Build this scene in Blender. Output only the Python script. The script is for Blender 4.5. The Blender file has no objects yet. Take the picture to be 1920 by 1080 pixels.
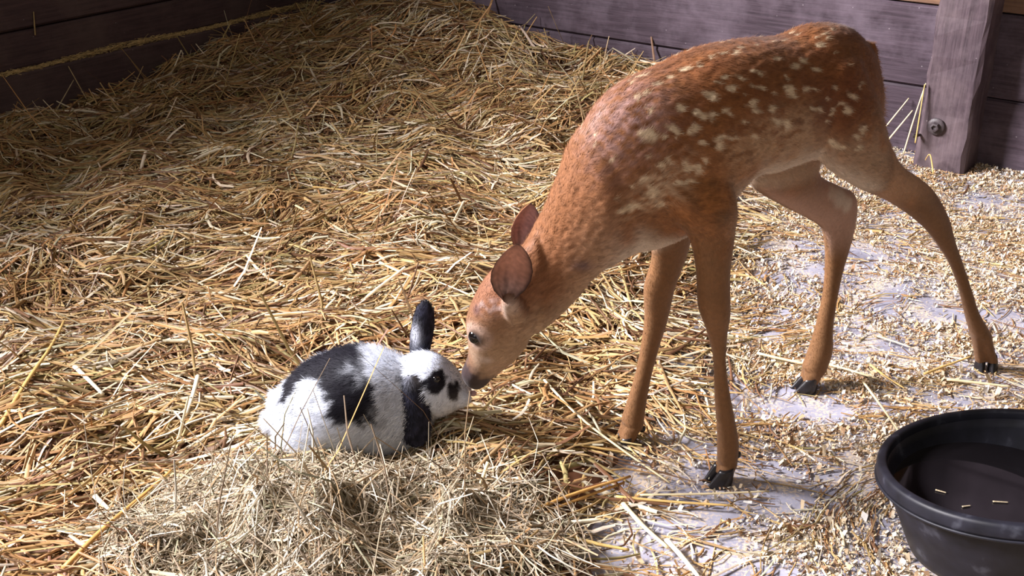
import bpy, math, random
import numpy as np
from mathutils import Vector, Matrix
from mathutils.bvhtree import BVHTree

# ------------------------------------------------------------------ camera, world, light, exposure
SC = bpy.context.scene
COL = SC.collection
FPX, PITCH, CAMH = 2150.0, math.radians(25), 1.0
cam_d = bpy.data.cameras.new('camera')
cam_d.sensor_width = 36.0
cam_d.lens = 36.0 * FPX / 1920.0
cam_d.clip_start = 0.02
cam = bpy.data.objects.new('camera', cam_d)
cam.location = (0, 0, CAMH)
cam.rotation_euler = (math.pi / 2 - PITCH, 0, 0)
COL.objects.link(cam)
SC.camera = cam

W = bpy.data.worlds.new('barn_daylight')
SC.world = W
W.use_nodes = True
W.node_tree.nodes['Background'].inputs[0].default_value = (1.0, 0.85, 0.66, 1)
W.node_tree.nodes['Background'].inputs[1].default_value = 0.16

def area(name, loc, target, sx, sy, power, color):
    d = bpy.data.lights.new(name, 'AREA')
    d.shape = 'RECTANGLE'; d.size = sx; d.size_y = sy
    d.energy = power; d.color = color
    o = bpy.data.objects.new(name, d)
    o.location = loc
    o.rotation_euler = (Vector(target) - Vector(loc)).to_track_quat('-Z', 'Y').to_euler()
    COL.objects.link(o)
    return o

# daylight falling in over the left partition through the open side of the barn
area('open_side_daylight', (-4.35, 1.75, 3.40), (0.6, 1.7, 0.0), 2.2, 1.0, 1250, (1.0, 0.955, 0.985))
# soft fill added behind and beside the camera, no known opening there
area('front_fill_light', (-1.5, -2.4, 2.3), (0.6, 2.2, 0.2), 1.8, 1.8, 22, (0.97, 0.95, 1.0))

SC.view_settings.view_transform = 'Standard'
SC.view_settings.look = 'None'
SC.view_settings.exposure = 0.0
SC.view_settings.gamma = 1.0
SC.view_settings.use_curve_mapping = False

# ------------------------------------------------------------------ helpers
rng = np.random.default_rng(7)
CP, SP = math.cos(PITCH), math.sin(PITCH)
CAMP = np.array([0, 0, CAMH])

def ray(x, y):
    u, v = (x - 960) / FPX, (540 - y) / FPX
    return np.array([u, CP + v * SP, -SP + v * CP])

def at_z(x, y, z=0.0):                     # photograph pixel -> point at height z
    d = ray(x, y)
    return CAMP + d * (z - CAMH) / d[2]

def at_pl(x, y, n, c):                     # photograph pixel -> point on the plane n.p = c
    d = ray(x, y)
    return CAMP + d * (c - n @ CAMP) / (n @ d)

def jac(P):                                # d(pixel)/d(point) at P
    F = np.array([0, CP, -SP]); U = np.array([0, SP, CP]); X = np.array([1.0, 0, 0])
    q = P - CAMP; w = q @ F
    return np.array([FPX * (X * w - (q @ X) * F) / w**2, -FPX * (U * w - (q @ U) * F) / w**2])

def unit(v):
    v = np.asarray(v, float)
    return v / max(np.linalg.norm(v), 1e-12)

def sstep(a, b, x):
    t = np.clip((x - a) / (b - a), 0, 1)
    return t * t * (3 - 2 * t)

class Noise2:
    def __init__(s, seed, scale, n=14):
        r = np.random.default_rng(seed)
        a = r.uniform(0, 2 * np.pi, n); k = r.uniform(.5, 1.6, n) * 2 * np.pi / scale
        s.kx, s.ky, s.ph = k * np.cos(a), k * np.sin(a), r.uniform(0, 6.28, n); s.n = n
    def __call__(s, x, y):
        o = np.zeros_like(np.asarray(x, float))
        for i in range(s.n):
            o = o + np.sin(s.kx[i] * x + s.ky[i] * y + s.ph[i])
        return o / math.sqrt(s.n / 2)

class Noise3:
    def __init__(s, seed, scale, n=20):
        r = np.random.default_rng(seed)
        d = r.normal(size=(n, 3)); d /= np.linalg.norm(d, axis=1)[:, None]
        s.k = d * (r.uniform(.5, 1.6, n) * 2 * np.pi / scale)[:, None]; s.ph = r.uniform(0, 6.28, n)
    def __call__(s, P):
        return np.sin(P @ s.k.T + s.ph).sum(1) / math.sqrt(len(s.ph) / 2)

def link(o, parent=None):
    COL.objects.link(o)
    if parent: o.parent = parent
    return o

def tag(o, label=None, cat=None, group=None, kind=None):
    if label: o['label'] = label
    if cat: o['category'] = cat
    if group: o['group'] = group
    if kind: o['kind'] = kind
    return o

def empty(name, loc):
    o = bpy.data.objects.new(name, None); o.location = loc
    o.empty_display_size = .05
    return link(o)

def set_tint(me, C):
    a = me.color_attributes.new('tint', 'FLOAT_COLOR', 'POINT')
    C = np.asarray(C, np.float32)
    if C.shape[1] == 3: C = np.c_[C, np.ones(len(C), np.float32)]
    a.data.foreach_set('color', C.ravel())

def mesh_np(name, V, polys, mat, parent=None, tint=None, smooth=True, origin=None):
    V = np.asarray(V, np.float32)
    if origin is not None: V = V - np.asarray(origin, np.float32)
    me = bpy.data.meshes.new(name)
    polys = [np.asarray(p, np.int32) for p in polys if len(p)]
    loops = np.concatenate([p.ravel() for p in polys])
    counts = np.concatenate([np.full(len(p), p.shape[1], np.int32) for p in polys])
    starts = np.concatenate([[0], np.cumsum(counts)[:-1]]).astype(np.int32)
    me.vertices.add(len(V)); me.vertices.foreach_set('co', V.ravel())
    me.loops.add(len(loops)); me.loops.foreach_set('vertex_index', loops)
    me.polygons.add(len(counts)); me.polygons.foreach_set('loop_start', starts)
    me.polygons.foreach_set('loop_total', counts)
    me.update(calc_edges=True)
    me.polygons.foreach_set('use_smooth', np.full(len(counts), smooth))
    if tint is not None: set_tint(me, tint)
    me.materials.append(mat)
    o = bpy.data.objects.new(name, me)
    if origin is not None and parent is None: o.location = origin
    return link(o, parent)

# ------------------------------------------------------------------ materials
def new_mat(name):
    m = bpy.data.materials.new(name); m.use_nodes = True
    nt = m.node_tree
    return m, nt, nt.nodes['Principled BSDF']

def N(nt, kind, **kw):
    n = nt.nodes.new(kind)
    for k, v in kw.items(): setattr(n, k, v)
    return n

def tint_mat(name, rough=.5, spec=.3, var=.25, scale=400, bump=0.0, sheen=0.0, stretch=None):
    m, nt, b = new_mat(name)
    a = N(nt, 'ShaderNodeAttribute', attribute_name='tint')
    tc = N(nt, 'ShaderNodeTexCoord')
    no = N(nt, 'ShaderNodeTexNoise'); no.inputs['Scale'].default_value = scale; no.inputs['Detail'].default_value = 3
    nt.links.new(tc.outputs['Object'], no.inputs['Vector'])
    mr = N(nt, 'ShaderNodeMapRange'); mr.inputs[3].default_value = 1 - var; mr.inputs[4].default_value = 1 + var
    nt.links.new(no.outputs['Fac'], mr.inputs[0])
    mx = N(nt, 'ShaderNodeVectorMath', operation='SCALE')
    nt.links.new(a.outputs['Color'], mx.inputs[0]); nt.links.new(mr.outputs[0], mx.inputs['Scale'])
    nt.links.new(mx.outputs[0], b.inputs['Base Color'])
    b.inputs['Roughness'].default_value = rough
    b.inputs['Specular IOR Level'].default_value = spec
    if sheen: b.inputs['Sheen Weight'].default_value = sheen
    if bump:
        bp = N(nt, 'ShaderNodeBump'); bp.inputs['Strength'].default_value = bump; bp.inputs['Distance'].default_value = .002
        nt.links.new(no.outputs['Fac'], bp.inputs['Height']); nt.links.new(bp.outputs[0], b.inputs['Normal'])
    return m

def plain_mat(name, col, rough=.5, spec=.4, var=.2, scale=60, bump=.15):
    m, nt, b = new_mat(name)
    tc = N(nt, 'ShaderNodeTexCoord')
    no = N(nt, 'ShaderNodeTexNoise'); no.inputs['Scale'].default_value = scale; no.inputs['Detail'].default_value = 5
    nt.links.new(tc.outputs['Object'], no.inputs['Vector'])
    cr = N(nt, 'ShaderNodeValToRGB')
    cr.color_ramp.elements[0].position = .3; cr.color_ramp.elements[1].position = .7
    cr.color_ramp.elements[0].color = (*[c * (1 - var) for c in col], 1)
    cr.color_ramp.elements[1].color = (*[c * (1 + var) for c in col], 1)
    nt.links.new(no.outputs['Fac'], cr.inputs[0]); nt.links.new(cr.outputs[0], b.inputs['Base Color'])
    b.inputs['Roughness'].default_value = rough; b.inputs['Specular IOR Level'].default_value = spec
    bp = N(nt, 'ShaderNodeBump'); bp.inputs['Strength'].default_value = bump; bp.inputs['Distance'].default_value = .002
    nt.links.new(no.outputs['Fac'], bp.inputs['Height']); nt.links.new(bp.outputs[0], b.inputs['Normal'])
    return m

def wood_mat(name, dark, light, dust):
    """old stained boards: long grain in local X, scuffs and dusty specks"""
    m, nt, b = new_mat(name)
    tc = N(nt, 'ShaderNodeTexCoord')
    oi = N(nt, 'ShaderNodeObjectInfo')
    ad = N(nt, 'ShaderNodeVectorMath', operation='ADD')
    cb = N(nt, 'ShaderNodeCombineXYZ')
    ml = N(nt, 'ShaderNodeMath', operation='MULTIPLY'); ml.inputs[1].default_value = 17.0
    nt.links.new(oi.outputs['Random'], ml.inputs[0]); nt.links.new(ml.outputs[0], cb.inputs[0]); nt.links.new(ml.outputs[0], cb.inputs[2])
    nt.links.new(tc.outputs['Object'], ad.inputs[0]); nt.links.new(cb.outputs[0], ad.inputs[1])
    mp = N(nt, 'ShaderNodeMapping'); mp.inputs['Scale'].default_value = (2.2, 40, 40)
    nt.links.new(ad.outputs[0], mp.inputs[0])
    g = N(nt, 'ShaderNodeTexNoise'); g.inputs['Scale'].default_value = 3; g.inputs['Detail'].default_value = 8; g.inputs['Roughness'].default_value = .7
    nt.links.new(mp.outputs[0], g.inputs['Vector'])
    cr = N(nt, 'ShaderNodeValToRGB')
    cr.color_ramp.elements[0].position = .32; cr.color_ramp.elements[1].position = .72
    cr.color_ramp.elements[0].color = (*dark, 1); cr.color_ramp.elements[1].color = (*light, 1)
    nt.links.new(g.outputs['Fac'], cr.inputs[0])
    bl = N(nt, 'ShaderNodeTexNoise'); bl.inputs['Scale'].default_value = 5; bl.inputs['Detail'].default_value = 6; bl.inputs['Roughness'].default_value = .65
    nt.links.new(ad.outputs[0], bl.inputs['Vector'])
    br = N(nt, 'ShaderNodeValToRGB'); br.color_ramp.elements[0].position = .44; br.color_ramp.elements[1].position = .74
    br.color_ramp.elements[1].color = (.8, .8, .8, 1)
    nt.links.new(bl.outputs['Fac'], br.inputs[0])
    m1 = N(nt, 'ShaderNodeMixRGB'); m1.inputs[2].default_value = (*dust, 1)
    nt.links.new(br.outputs[0], m1.inputs[0]); nt.links.new(cr.outputs[0], m1.inputs[1])
    vo = N(nt, 'ShaderNodeTexVoronoi'); vo.inputs['Scale'].default_value = 26; vo.inputs['Randomness'].default_value = 1
    nt.links.new(ad.outputs[0], vo.inputs['Vector'])
    vr = N(nt, 'ShaderNodeValToRGB'); vr.color_ramp.elements[0].position = .02; vr.color_ramp.elements[0].color = (1, 1, 1, 1)
    vr.color_ramp.elements[1].position = .055; vr.color_ramp.elements[1].color = (0, 0, 0, 1)
    nt.links.new(vo.outputs['Distance'], vr.inputs[0])
    sk = N(nt, 'ShaderNodeMath', operation='MULTIPLY'); sk.inputs[1].default_value = .5
    nt.links.new(vr.outputs[0], sk.inputs[0])
    m2 = N(nt, 'ShaderNodeMixRGB'); m2.inputs[2].default_value = (.45, .4, .42, 1)
    nt.links.new(sk.outputs[0], m2.inputs[0]); nt.links.new(m1.outputs[0], m2.inputs[1])
    nt.links.new(m2.outputs[0], b.inputs['Base Color'])
    b.inputs['Roughness'].default_value = .62; b.inputs['Specular IOR Level'].default_value = .3
    bp = N(nt, 'ShaderNodeBump'); bp.inputs['Strength'].default_value = .35; bp.inputs['Distance'].default_value = .004
    nt.links.new(g.outputs['Fac'], bp.inputs['Height']); nt.links.new(bp.outputs[0], b.inputs['Normal'])
    return m

M_wall = wood_mat('stained_boards', (.030, .019, .027), (.092, .064, .084), (.18, .14, .175))
M_wall_up = wood_mat('brown_boards', (.10, .05, .03), (.24, .13, .075), (.3, .2, .14))
M_left = wood_mat('dark_boards', (.05, .032, .036), (.11, .07, .07), (.14, .10, .09))
M_post = wood_mat('post_timber', (.030, .019, .025), (.125, .088, .104), (.23, .175, .185))
M_straw = tint_mat('straw', rough=.5, spec=.35, var=.22, scale=90)
M_hay = tint_mat('hay', rough=.6, spec=.25, var=.2, scale=120)
M_shave = tint_mat('shavings', rough=.75, spec=.2, var=.15, scale=200)
M_coat = tint_mat('fawn_coat', rough=.65, spec=.22, var=.22, scale=170, bump=.25, sheen=.12)
M_fur = tint_mat('fawn_fur', rough=.55, spec=.25, var=.15, scale=120, sheen=.1)
M_rcoat = tint_mat('rabbit_coat', rough=.8, spec=.15, var=.08, scale=120)
M_rfur = tint_mat('rabbit_fur', rough=.7, spec=.2, var=.06, scale=90)
M_horn = plain_mat('horn', (.012, .010, .012), .32, .5, .3, 120)
M_eye = plain_mat('eye_gloss', (.006, .004, .004), .06, .6, .1, 40, 0)
M_iron = plain_mat('rusty_iron', (.07, .055, .06), .5, .5, .35, 150, .3)
M_tub = plain_mat('black_rubber', (.010, .010, .016), .5, .32, .45, 30, .12)
_nt = M_tub.node_tree; _b = _nt.nodes['Principled BSDF']
_cr = next(n for n in _nt.nodes if n.type == 'VALTORGB'); _e = _cr.color_ramp.elements.new(.80); _e.color = (.075, .078, .10, 1); _cr.color_ramp.elements[1].position = .62
M_chaff = tint_mat('chaff', rough=.9, spec=.1, var=.3, scale=300)

def floor_mat():
    m, nt, b = new_mat('worn_concrete')
    tc = N(nt, 'ShaderNodeTexCoord')
    n1 = N(nt, 'ShaderNodeTexNoise'); n1.inputs['Scale'].default_value = 9; n1.inputs['Detail'].default_value = 8; n1.inputs['Roughness'].default_value = .68
    nt.links.new(tc.outputs['Object'], n1.inputs['Vector'])
    cr = N(nt, 'ShaderNodeValToRGB')
    e = cr.color_ramp.elements
    e[0].position = .33; e[0].color = (.22, .21, .27, 1)
    e[1].position = .62; e[1].color = (.44, .44, .54, 1)
    x = e.new(.80); x.color = (.60, .58, .64, 1)
    nt.links.new(n1.outputs['Fac'], cr.inputs[0])
    d1 = N(nt, 'ShaderNodeTexNoise'); d1.inputs['Scale'].default_value = 190; d1.inputs['Detail'].default_value = 3
    d2 = N(nt, 'ShaderNodeTexNoise'); d2.inputs['Scale'].default_value = 14; d2.inputs['Detail'].default_value = 3
    nt.links.new(tc.outputs['Object'], d1.inputs['Vector']); nt.links.new(tc.outputs['Object'], d2.inputs['Vector'])
    sm = N(nt, 'ShaderNodeMath', operation='MULTIPLY'); nt.links.new(d1.outputs['Fac'], sm.inputs[0]); nt.links.new(d2.outputs['Fac'], sm.inputs[1])
    sr = N(nt, 'ShaderNodeMapRange'); sr.inputs[1].default_value = .24; sr.inputs[2].default_value = .36
    nt.links.new(sm.outputs[0], sr.inputs[0])
    mx = N(nt, 'ShaderNodeMixRGB'); mx.inputs[2].default_value = (.72, .60, .46, 1)
    nt.links.new(sr.outputs[0], mx.inputs[0]); nt.links.new(cr.outputs[0], mx.inputs[1])
    nt.links.new(mx.outputs[0], b.inputs['Base Color'])
    b.inputs['Roughness'].default_value = .55
    bp = N(nt, 'ShaderNodeBump'); bp.inputs['Strength'].default_value = .3; bp.inputs['Distance'].default_value = .006
    nt.links.new(n1.outputs['Fac'], bp.inputs['Height']); nt.links.new(bp.outputs[0], b.inputs['Normal'])
    return m
M_floor = floor_mat()

# ------------------------------------------------------------------ the stall: floor, walls, post
BD = unit([-.813, .582, 0])                 # along the back wall, towards the corner
BN = np.array([-.58209, -.81312, 0.0])      # back wall faces this way
LN = -BD                                    # left wall faces this way
LD = BN.copy()                              # along the left wall, away from the corner
CORNER = np.array([-.745, 4.350, 0.0])
cB, cL = BN @ CORNER, LN @ CORNER

fv, ff = [], []
gx, gy = np.meshgrid(np.linspace(-4.5, 4.5, 10), np.linspace(-1.5, 6.0, 9))
fv = np.c_[gx.ravel(), gy.ravel(), np.zeros(gx.size)]
idx = np.arange(gx.size).reshape(gx.shape)
fq = np.stack([idx[:-1, :-1], idx[:-1, 1:], idx[1:, 1:], idx[1:, :-1]], -1).reshape(-1, 4)
o = mesh_np('floor', fv, [fq], M_floor, smooth=False)
tag(o, kind='structure')

def plank(name, a, along, normal, s0, s1, z0, z1, y0, y1, mat, parent, bev=.006, wob=.0015, seed=0):
    """board from s0..s1 along the wall, z0..z1, standing y0..y1 proud of the wall plane; bevelled long edges"""
    r = np.random.default_rng(seed)
    ns = 9
    prof = [(y0, z0), (y1 - bev, z0), (y1, z0 + bev), (y1, z1 - bev), (y1 - bev, z1), (y0, z1)]
    ctr = np.array([(s0 + s1) / 2, 0, (z0 + z1) / 2])
    V = []
    for i in range(ns):
        s = s0 + (s1 - s0) * i / (ns - 1)
        for (yy, zz) in prof:
            V.append([s - ctr[0], yy + (r.normal() * wob if yy > y0 else 0), zz - ctr[2] + r.normal() * wob * .5])
    F = []
    k = len(prof)
    for i in range(ns - 1):
        for j in range(k):
            F.append([i * k + j, i * k + (j + 1) % k, (i + 1) * k + (j + 1) % k, (i + 1) * k + j])
    caps = [list(range(k))[::-1], [(ns - 1) * k + j for j in range(k)]]
    o = mesh_np(name, V, [np.array(F), np.array(caps)], mat, parent, smooth=False)
    R = Matrix(((along[0], normal[0], 0), (along[1], normal[1], 0), (0, 0, 1)))
    w = Vector(a) + Vector(along) * ctr[0] + Vector((0, 0, ctr[2]))
    if R.determinant() < 0:
        o.data.flip_normals()
    o.matrix_world = Matrix.Translation(w) @ R.to_4x4()
    return o

def wall_box(name, a, along, normal, s0, s1, z1, mat):
    o = plank(name, a, along, normal, s0, s1, 0, z1, -.05, -.022, mat, None, bev=.001, wob=0)
    return tag(o, kind='structure')

bpy.context.view_layer.update()
wb = wall_box('wall_back', CORNER, -BD, BN, -.1, 4.2, 1.35, M_wall)
wl = wall_box('wall_left', CORNER, LD, LN, -.05, 6.6, 1.76, M_left)
bpy.context.view_layer.update()
rows = [(0.0, .183), (.186, .401), (.405, .63), (.634, .86), (.864, 1.1), (1.104, 1.35)]
for i, (z0, z1) in enumerate(rows):
    joints = [0.0, 4.2]
    joints = sorted(set(joints))
    for j in range(len(joints) - 1):
        plank('plank', CORNER, -BD, BN, joints[j] + .002, joints[j + 1] - .002, z0, z1, -.022, 0.0 + (.002 if i == 1 else 0),
              M_wall_up if i == 2 else M_wall, wb, seed=10 * i + j)
lrows = [(.150, .260), (.264, .43), (.434, .62), (.624, .83), (.834, 1.05), (1.054, 1.22), (1.224, 1.40), (1.404, 1.58), (1.584, 1.76)]
ledge = plank('kick_board', CORNER, LD, LN, .0, 6.6, 0, .150, -.022, .040, M_left, wl, seed=91)
for i, (z0, z1) in enumerate(lrows):
    plank('plank', CORNER, LD, LN, .0, 6.6, z0 + .001, z1, -.022, 0.0, M_left, wl, seed=70 + i)

# the timber post on the back wall
def wallpt(px, py, off=0.0):
    return at_pl(px, py, BN, cB + off)
pA = wallpt(1713, 300, .115); pB = wallpt(1811, 300, .115)
sA, sB = (pA - CORNER) @ -BD, (pB - CORNER) @ -BD
post_base = CORNER - BD * (sA + sB) / 2 + BN * .06
post = empty('timber_post', post_base); bpy.context.view_layer.update()
tag(post, 'square dark timber post bolted upright against the plank back wall', 'post')
def post_mesh():
    r = np.random.default_rng(5)
    w, d, h = (sB - sA) / 2, .115, 1.35
    V, F = [], []; nz = 28; bv = .010
    prof = [(-w, 0), (-w, d - bv), (-w + bv, d), (w - bv, d), (w, d - bv), (w, 0)]
    k = len(prof)
    for i in range(nz):
        z = h * i / (nz - 1)
        for (x, y) in prof:
            V.append([z - h / 2, x + r.normal() * .0022, y + (r.normal() * .002 if y > 0 else 0)])
    for i in range(nz - 1):
        for j in range(k): F.append([i * k + j, (i + 1) * k + j, (i + 1) * k + (j + 1) % k, i * k + (j + 1) % k])
    caps = [list(range(k)), [(nz - 1) * k + j for j in range(k)][::-1]]
    o = mesh_np('shaft', V, [np.array(F), np.array(caps)], M_post, post, smooth=False)
    al = -BD
    # local x = up, y = along wall, z = out of the wall
    R = Matrix(((0, al[0], BN[0]), (0, al[1], BN[1]), (1, 0, 0)))
    if R.determinant() < 0: o.data.flip_normals()
    o.matrix_world = Matrix.Translation(Vector(CORNER - BD * (sA + sB) / 2) + Vector((0, 0, h / 2 + .0))) @ R.to_4x4()
post_mesh()

def lathe(name, prof, n, axis, base, mat, parent, tint=None, smooth=True):
    """revolve (r, h) pairs about axis through base"""
    axis = unit(axis); t = unit(np.cross(axis, [0.31, .2, .9])); b = np.cross(axis, t)
    V, F = [], []
    for (r_, h_) in prof:
        for i in range(n):
            a = 2 * math.pi * i / n
            V.append(np.asarray(base) + axis * h_ + (t * math.cos(a) + b * math.sin(a)) * r_)
    for j in range(len(prof) - 1):
        for i in range(n):
            F.append([j * n + i, j * n + (i + 1) % n, (j + 1) * n + (i + 1) % n, (j + 1) * n + i])
    V = np.array(V)
    if parent: V = V - np.array(parent.matrix_world.translation)
    o = mesh_np(name, V, [np.array(F)], mat, parent, smooth=smooth)
    return o

bolt_c = wallpt(1755, 237, .1165)
wsh = lathe('washer', [(.0001, .000), (.022, .000), (.023, .002), (.022, .005), (.012, .006), (.0001, .006)], 24, BN, bolt_c, M_iron, post)
lathe('bolt_head', [(.0125, .004), (.0125, .012), (.011, .016), (.007, .017), (.0062, .012), (.0001, .011)], 6, BN, bolt_c + BN * .001, M_iron, post, smooth=False)
hook_p = wallpt(1725, 253, .1165)
lathe('spike', [(.0001, 0), (.004, 0), (.004, .02), (.0055, .022), (.0055, .026), (.0001, .026)], 8, unit(BN + np.array([-.6, 0, .1])), hook_p, M_iron, post)

# ------------------------------------------------------------------ bedding surface
nA, nB_, nC, nD = Noise2(1, .55), Noise2(2, .22), Noise2(3, .9), Noise2(4, .13)
HAYC = at_z(615, 1015, .03)

def cover(x, y):
    """how fully the floor is bedded with straw: 1 deep in the corner, little out by the tub"""
    b = -.02 + .30 * (y - 1.3)                     # boundary in x
    c = 1 - sstep(-.10, .42, x - b)
    c = c * sstep(-.35, .15, (y - .95) + .25 * (x < -.35) + .12 * nC(x, y) + .2)
    return np.clip(c, 0, 1)

def bed(x, y):
    x, y = np.asarray(x, float), np.asarray(y, float)
    c = cover(x, y)
    h = c * (.024 + .011 * nA(x, y) + .008 * nB_(x, y))
    h = h + .165 * np.exp(-(((x + .38)**2 + (y - 4.08)**2) / (2 * .36**2)))
    h = h + .075 * np.exp(-(((x - .12)**2 / (2 * .55**2) + (y - 3.62)**2 / (2 * .34**2))))
    h = h + .03 * np.exp(-(((x - .62)**2 + (y - 3.35)**2) / (2 * .22**2)))
    return np.maximum(h, 0)

def heap(x, y):
    d = ((x - HAYC[0]) / .145)**2 + ((y - HAYC[1]) / .085)**2
    return .058 * np.exp(-d / 2) * np.maximum(.3, 1 + .3 * nD(x, y))

BARE = [(1530, 505, .10), (1650, 540, .11), (1735, 575, .10), (1500, 765, .07), (1800, 748, .07), (1640, 640, .09), (1330, 910, .085),
        (1190, 905, .06), (1060, 920, .05), (1120, 1062, .10), (1470, 925, .06), (1880, 385, .10), (1900, 600, .08), (1340, 960, .05),
        (600, 560, .0), (1590, 480, .09), (1450, 460, .08)]
BAREP = [(at_z(a, b)[:2], r) for a, b, r in BARE if r > 0]

def bare(x, y):
    o = np.zeros_like(x)
    for (p, r) in BAREP:
        o = np.maximum(o, np.exp(-(((x - p[0]) / (1.5 * r))**2 + ((y - p[1]) / (.95 * r))**2) * (1 + .35 * nD(x, y)).clip(0, 1.3)).clip(0, 1))
    return np.clip(o, 0, 1)

TUBC = np.array([.664, 1.276, .153])
def inside(x, y, m=.0):
    P = np.stack([x, y], -1)
    return (P @ BN[:2] - cB > m) & (P @ LN[:2] - cL > .042 + m)

def in_post(x, y):
    P = np.stack([x, y], -1) - CORNER[:2]
    s = P @ -BD[:2]; d = P @ BN[:2]
    return (s > sA - .005) & (s < sB + .005) & (d < .12)

# ------------------------------------------------------------------ stalk generator (many stalks -> one mesh)
def stalks(cx, cy, z0, th, L, w, tilt, bend, col, seg, hf=None, curl=None, sag=0.0):
    """V-profiled blades that follow the ground; returns verts, quads, colours"""
    n = len(cx); k = seg + 1
    t = np.linspace(-.5, .5, k)
    dx, dy = np.cos(th)[:, None], np.sin(th)[:, None]
    u = t[None, :] * L[:, None]
    tilt = np.clip(tilt, -1.1, 1.1)
    off = bend[:, None] * (t[None, :]**2 * 4 - .33) * L[:, None]
    x = cx[:, None] + dx * u - dy * off
    y = cy[:, None] + dy * u + dx * off
    g = hf(x, y) if hf is not None else 0
    z = g + z0[:, None] + np.tan(tilt)[:, None] * u
    if curl is not None:
        z = z + curl[:, None] * (t[None, :]**2 * 4 - .4) * L[:, None]
    z = np.maximum(z, np.maximum(g * .6, .0015))
    P = np.stack([x, y, z], -1)                                  # n,k,3
    T = np.gradient(P, axis=1); T /= np.linalg.norm(T, axis=2)[..., None] + 1e-9
    up = np.array([0, 0, 1.0])
    S = np.cross(T, up); S /= np.linalg.norm(S, axis=2)[..., None] + 1e-9
    Nn = np.cross(S, T)
    roll = rng.normal(0, .5, n)[:, None, None]
    S2 = S * np.cos(roll) + Nn * np.sin(roll); N2 = -S * np.sin(roll) + Nn * np.cos(roll)
    hw = (w[:, None] * .5 * (1 - .35 * np.abs(t[None, :] * 2)**3))[..., None]
    V = np.stack([P - S2 * hw - N2 * hw * .55, P + N2 * hw * .45, P + S2 * hw - N2 * hw * .55], 2)   # n,k,3,3
    base = (np.arange(n) * k * 3)[:, None, None]
    r = (np.arange(seg) * 3)[None, :, None]
    a = np.array([0, 1])[None, None, :]
    i0 = base + r + a
    Q = np.stack([i0, i0 + 1, i0 + 4, i0 + 3], -1).reshape(-1, 4)
    C = np.repeat(col, k * 3, axis=0)
    return V.reshape(-1, 3), Q, C

GOLD, PALE, ORANGE, OLIVE, BROWN = map(np.array, ([.60, .40, .18], [.86, .735, .53], [.50, .275, .11], [.45, .345, .15], [.22, .11, .055]))
def straw_colours(n, x, y, pale=.25):
    cn = Noise2(21, .5)(x, y)
    w = np.stack([np.full(n, .42), np.full(n, pale) * (1 - .3 * np.clip(cn, -1, 1)), .24 + .15 * np.clip(cn, -1, 1.2), np.full(n, .09) + .16 * (y > 2.6), np.full(n, .24)], 1)  # more olive far back: the corner's shaded tone put into the mix
    w = np.clip(w, .01, None); w /= w.sum(1)[:, None]
    r = rng.random(n)[:, None]
    i = (r > np.cumsum(w, 1)).sum(1).clip(0, 4)
    c = np.array([GOLD, PALE, ORANGE, OLIVE, BROWN])[i]
    return c * rng.uniform(.58, 1.08, n)[:, None] * rng.uniform(.94, 1.06, (n, 3))

def in_view(x, y, m=.13):
    """ground that the stall photograph, or a step to its side, could see"""
    dep = y * CP + CAMH * SP
    return (np.abs(x) < dep * .4465 + .75) & (y > .5)

nTh = Noise2(31, .5)
def make_bedding():
    N_ = 216000
    x = rng.uniform(-3.0, 2.9, N_); y = rng.uniform(.5, 4.6, N_)
    keep = in_view(x, y) & inside(x, y, .01) & ~in_post(x, y)
    x, y = x[keep], y[keep]
    c = cover(x, y)
    # thinner straw out on the bare floor, gathered in drifts
    drift = sstep(-.2, 1.3, Noise2(41, .26)(x, y) + .35 * Noise2(42, .1)(x, y))
    pr = np.maximum(c**1.3, .42 + .5 * drift) * (1 - .93 * bare(x, y) * (c < .95))
    pr *= np.clip(2.3 / y, .55, 1.0)
    pr *= ~((np.hypot(x - TUBC[0], y - TUBC[1]) < .15))
    keep = rng.random(len(x)) < pr
    x, y, c = x[keep], y[keep], c[keep]
    n = len(x)
    th = directions(x, y)
    return x, y, c, th

def directions(x, y):
    n = len(x)
    th = nTh(x, y) * .5 + rng.normal(0, .45, n) + .22
    r = rng.random(n) < .24
    th = np.where(r, rng.uniform(0, np.pi, n), th)
    return th

def terrain():
    gx = np.arange(-3.2, 1.5, .022); gy = np.arange(.45, 4.7, .022)
    X, Y = np.meshgrid(gx, gy)
    c = cover(X, Y)
    Z = bed(X, Y) * .72 + .006 * np.minimum(c * 3, 1) * Noise2(51, .07)(X, Y) - .012 * (1 - sstep(.35, .8, np.maximum(c, bed(X, Y) * 12)))
    ok = inside(X, Y, -.02) & in_view(X, Y, 0) & (Z > -.008)
    i = np.arange(X.size).reshape(X.shape)
    q = np.stack([i[:-1, :-1], i[:-1, 1:], i[1:, 1:], i[1:, :-1]], -1).reshape(-1, 4)
    q = q[ok.ravel()[q].all(1)]
    used = np.unique(q); mp = np.full(X.size, -1); mp[used] = np.arange(len(used))
    V = np.c_[X.ravel(), Y.ravel(), Z.ravel()][used]
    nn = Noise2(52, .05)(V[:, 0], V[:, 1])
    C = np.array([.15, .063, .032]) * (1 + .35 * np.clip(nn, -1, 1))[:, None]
    return V, mp[q], C

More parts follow.
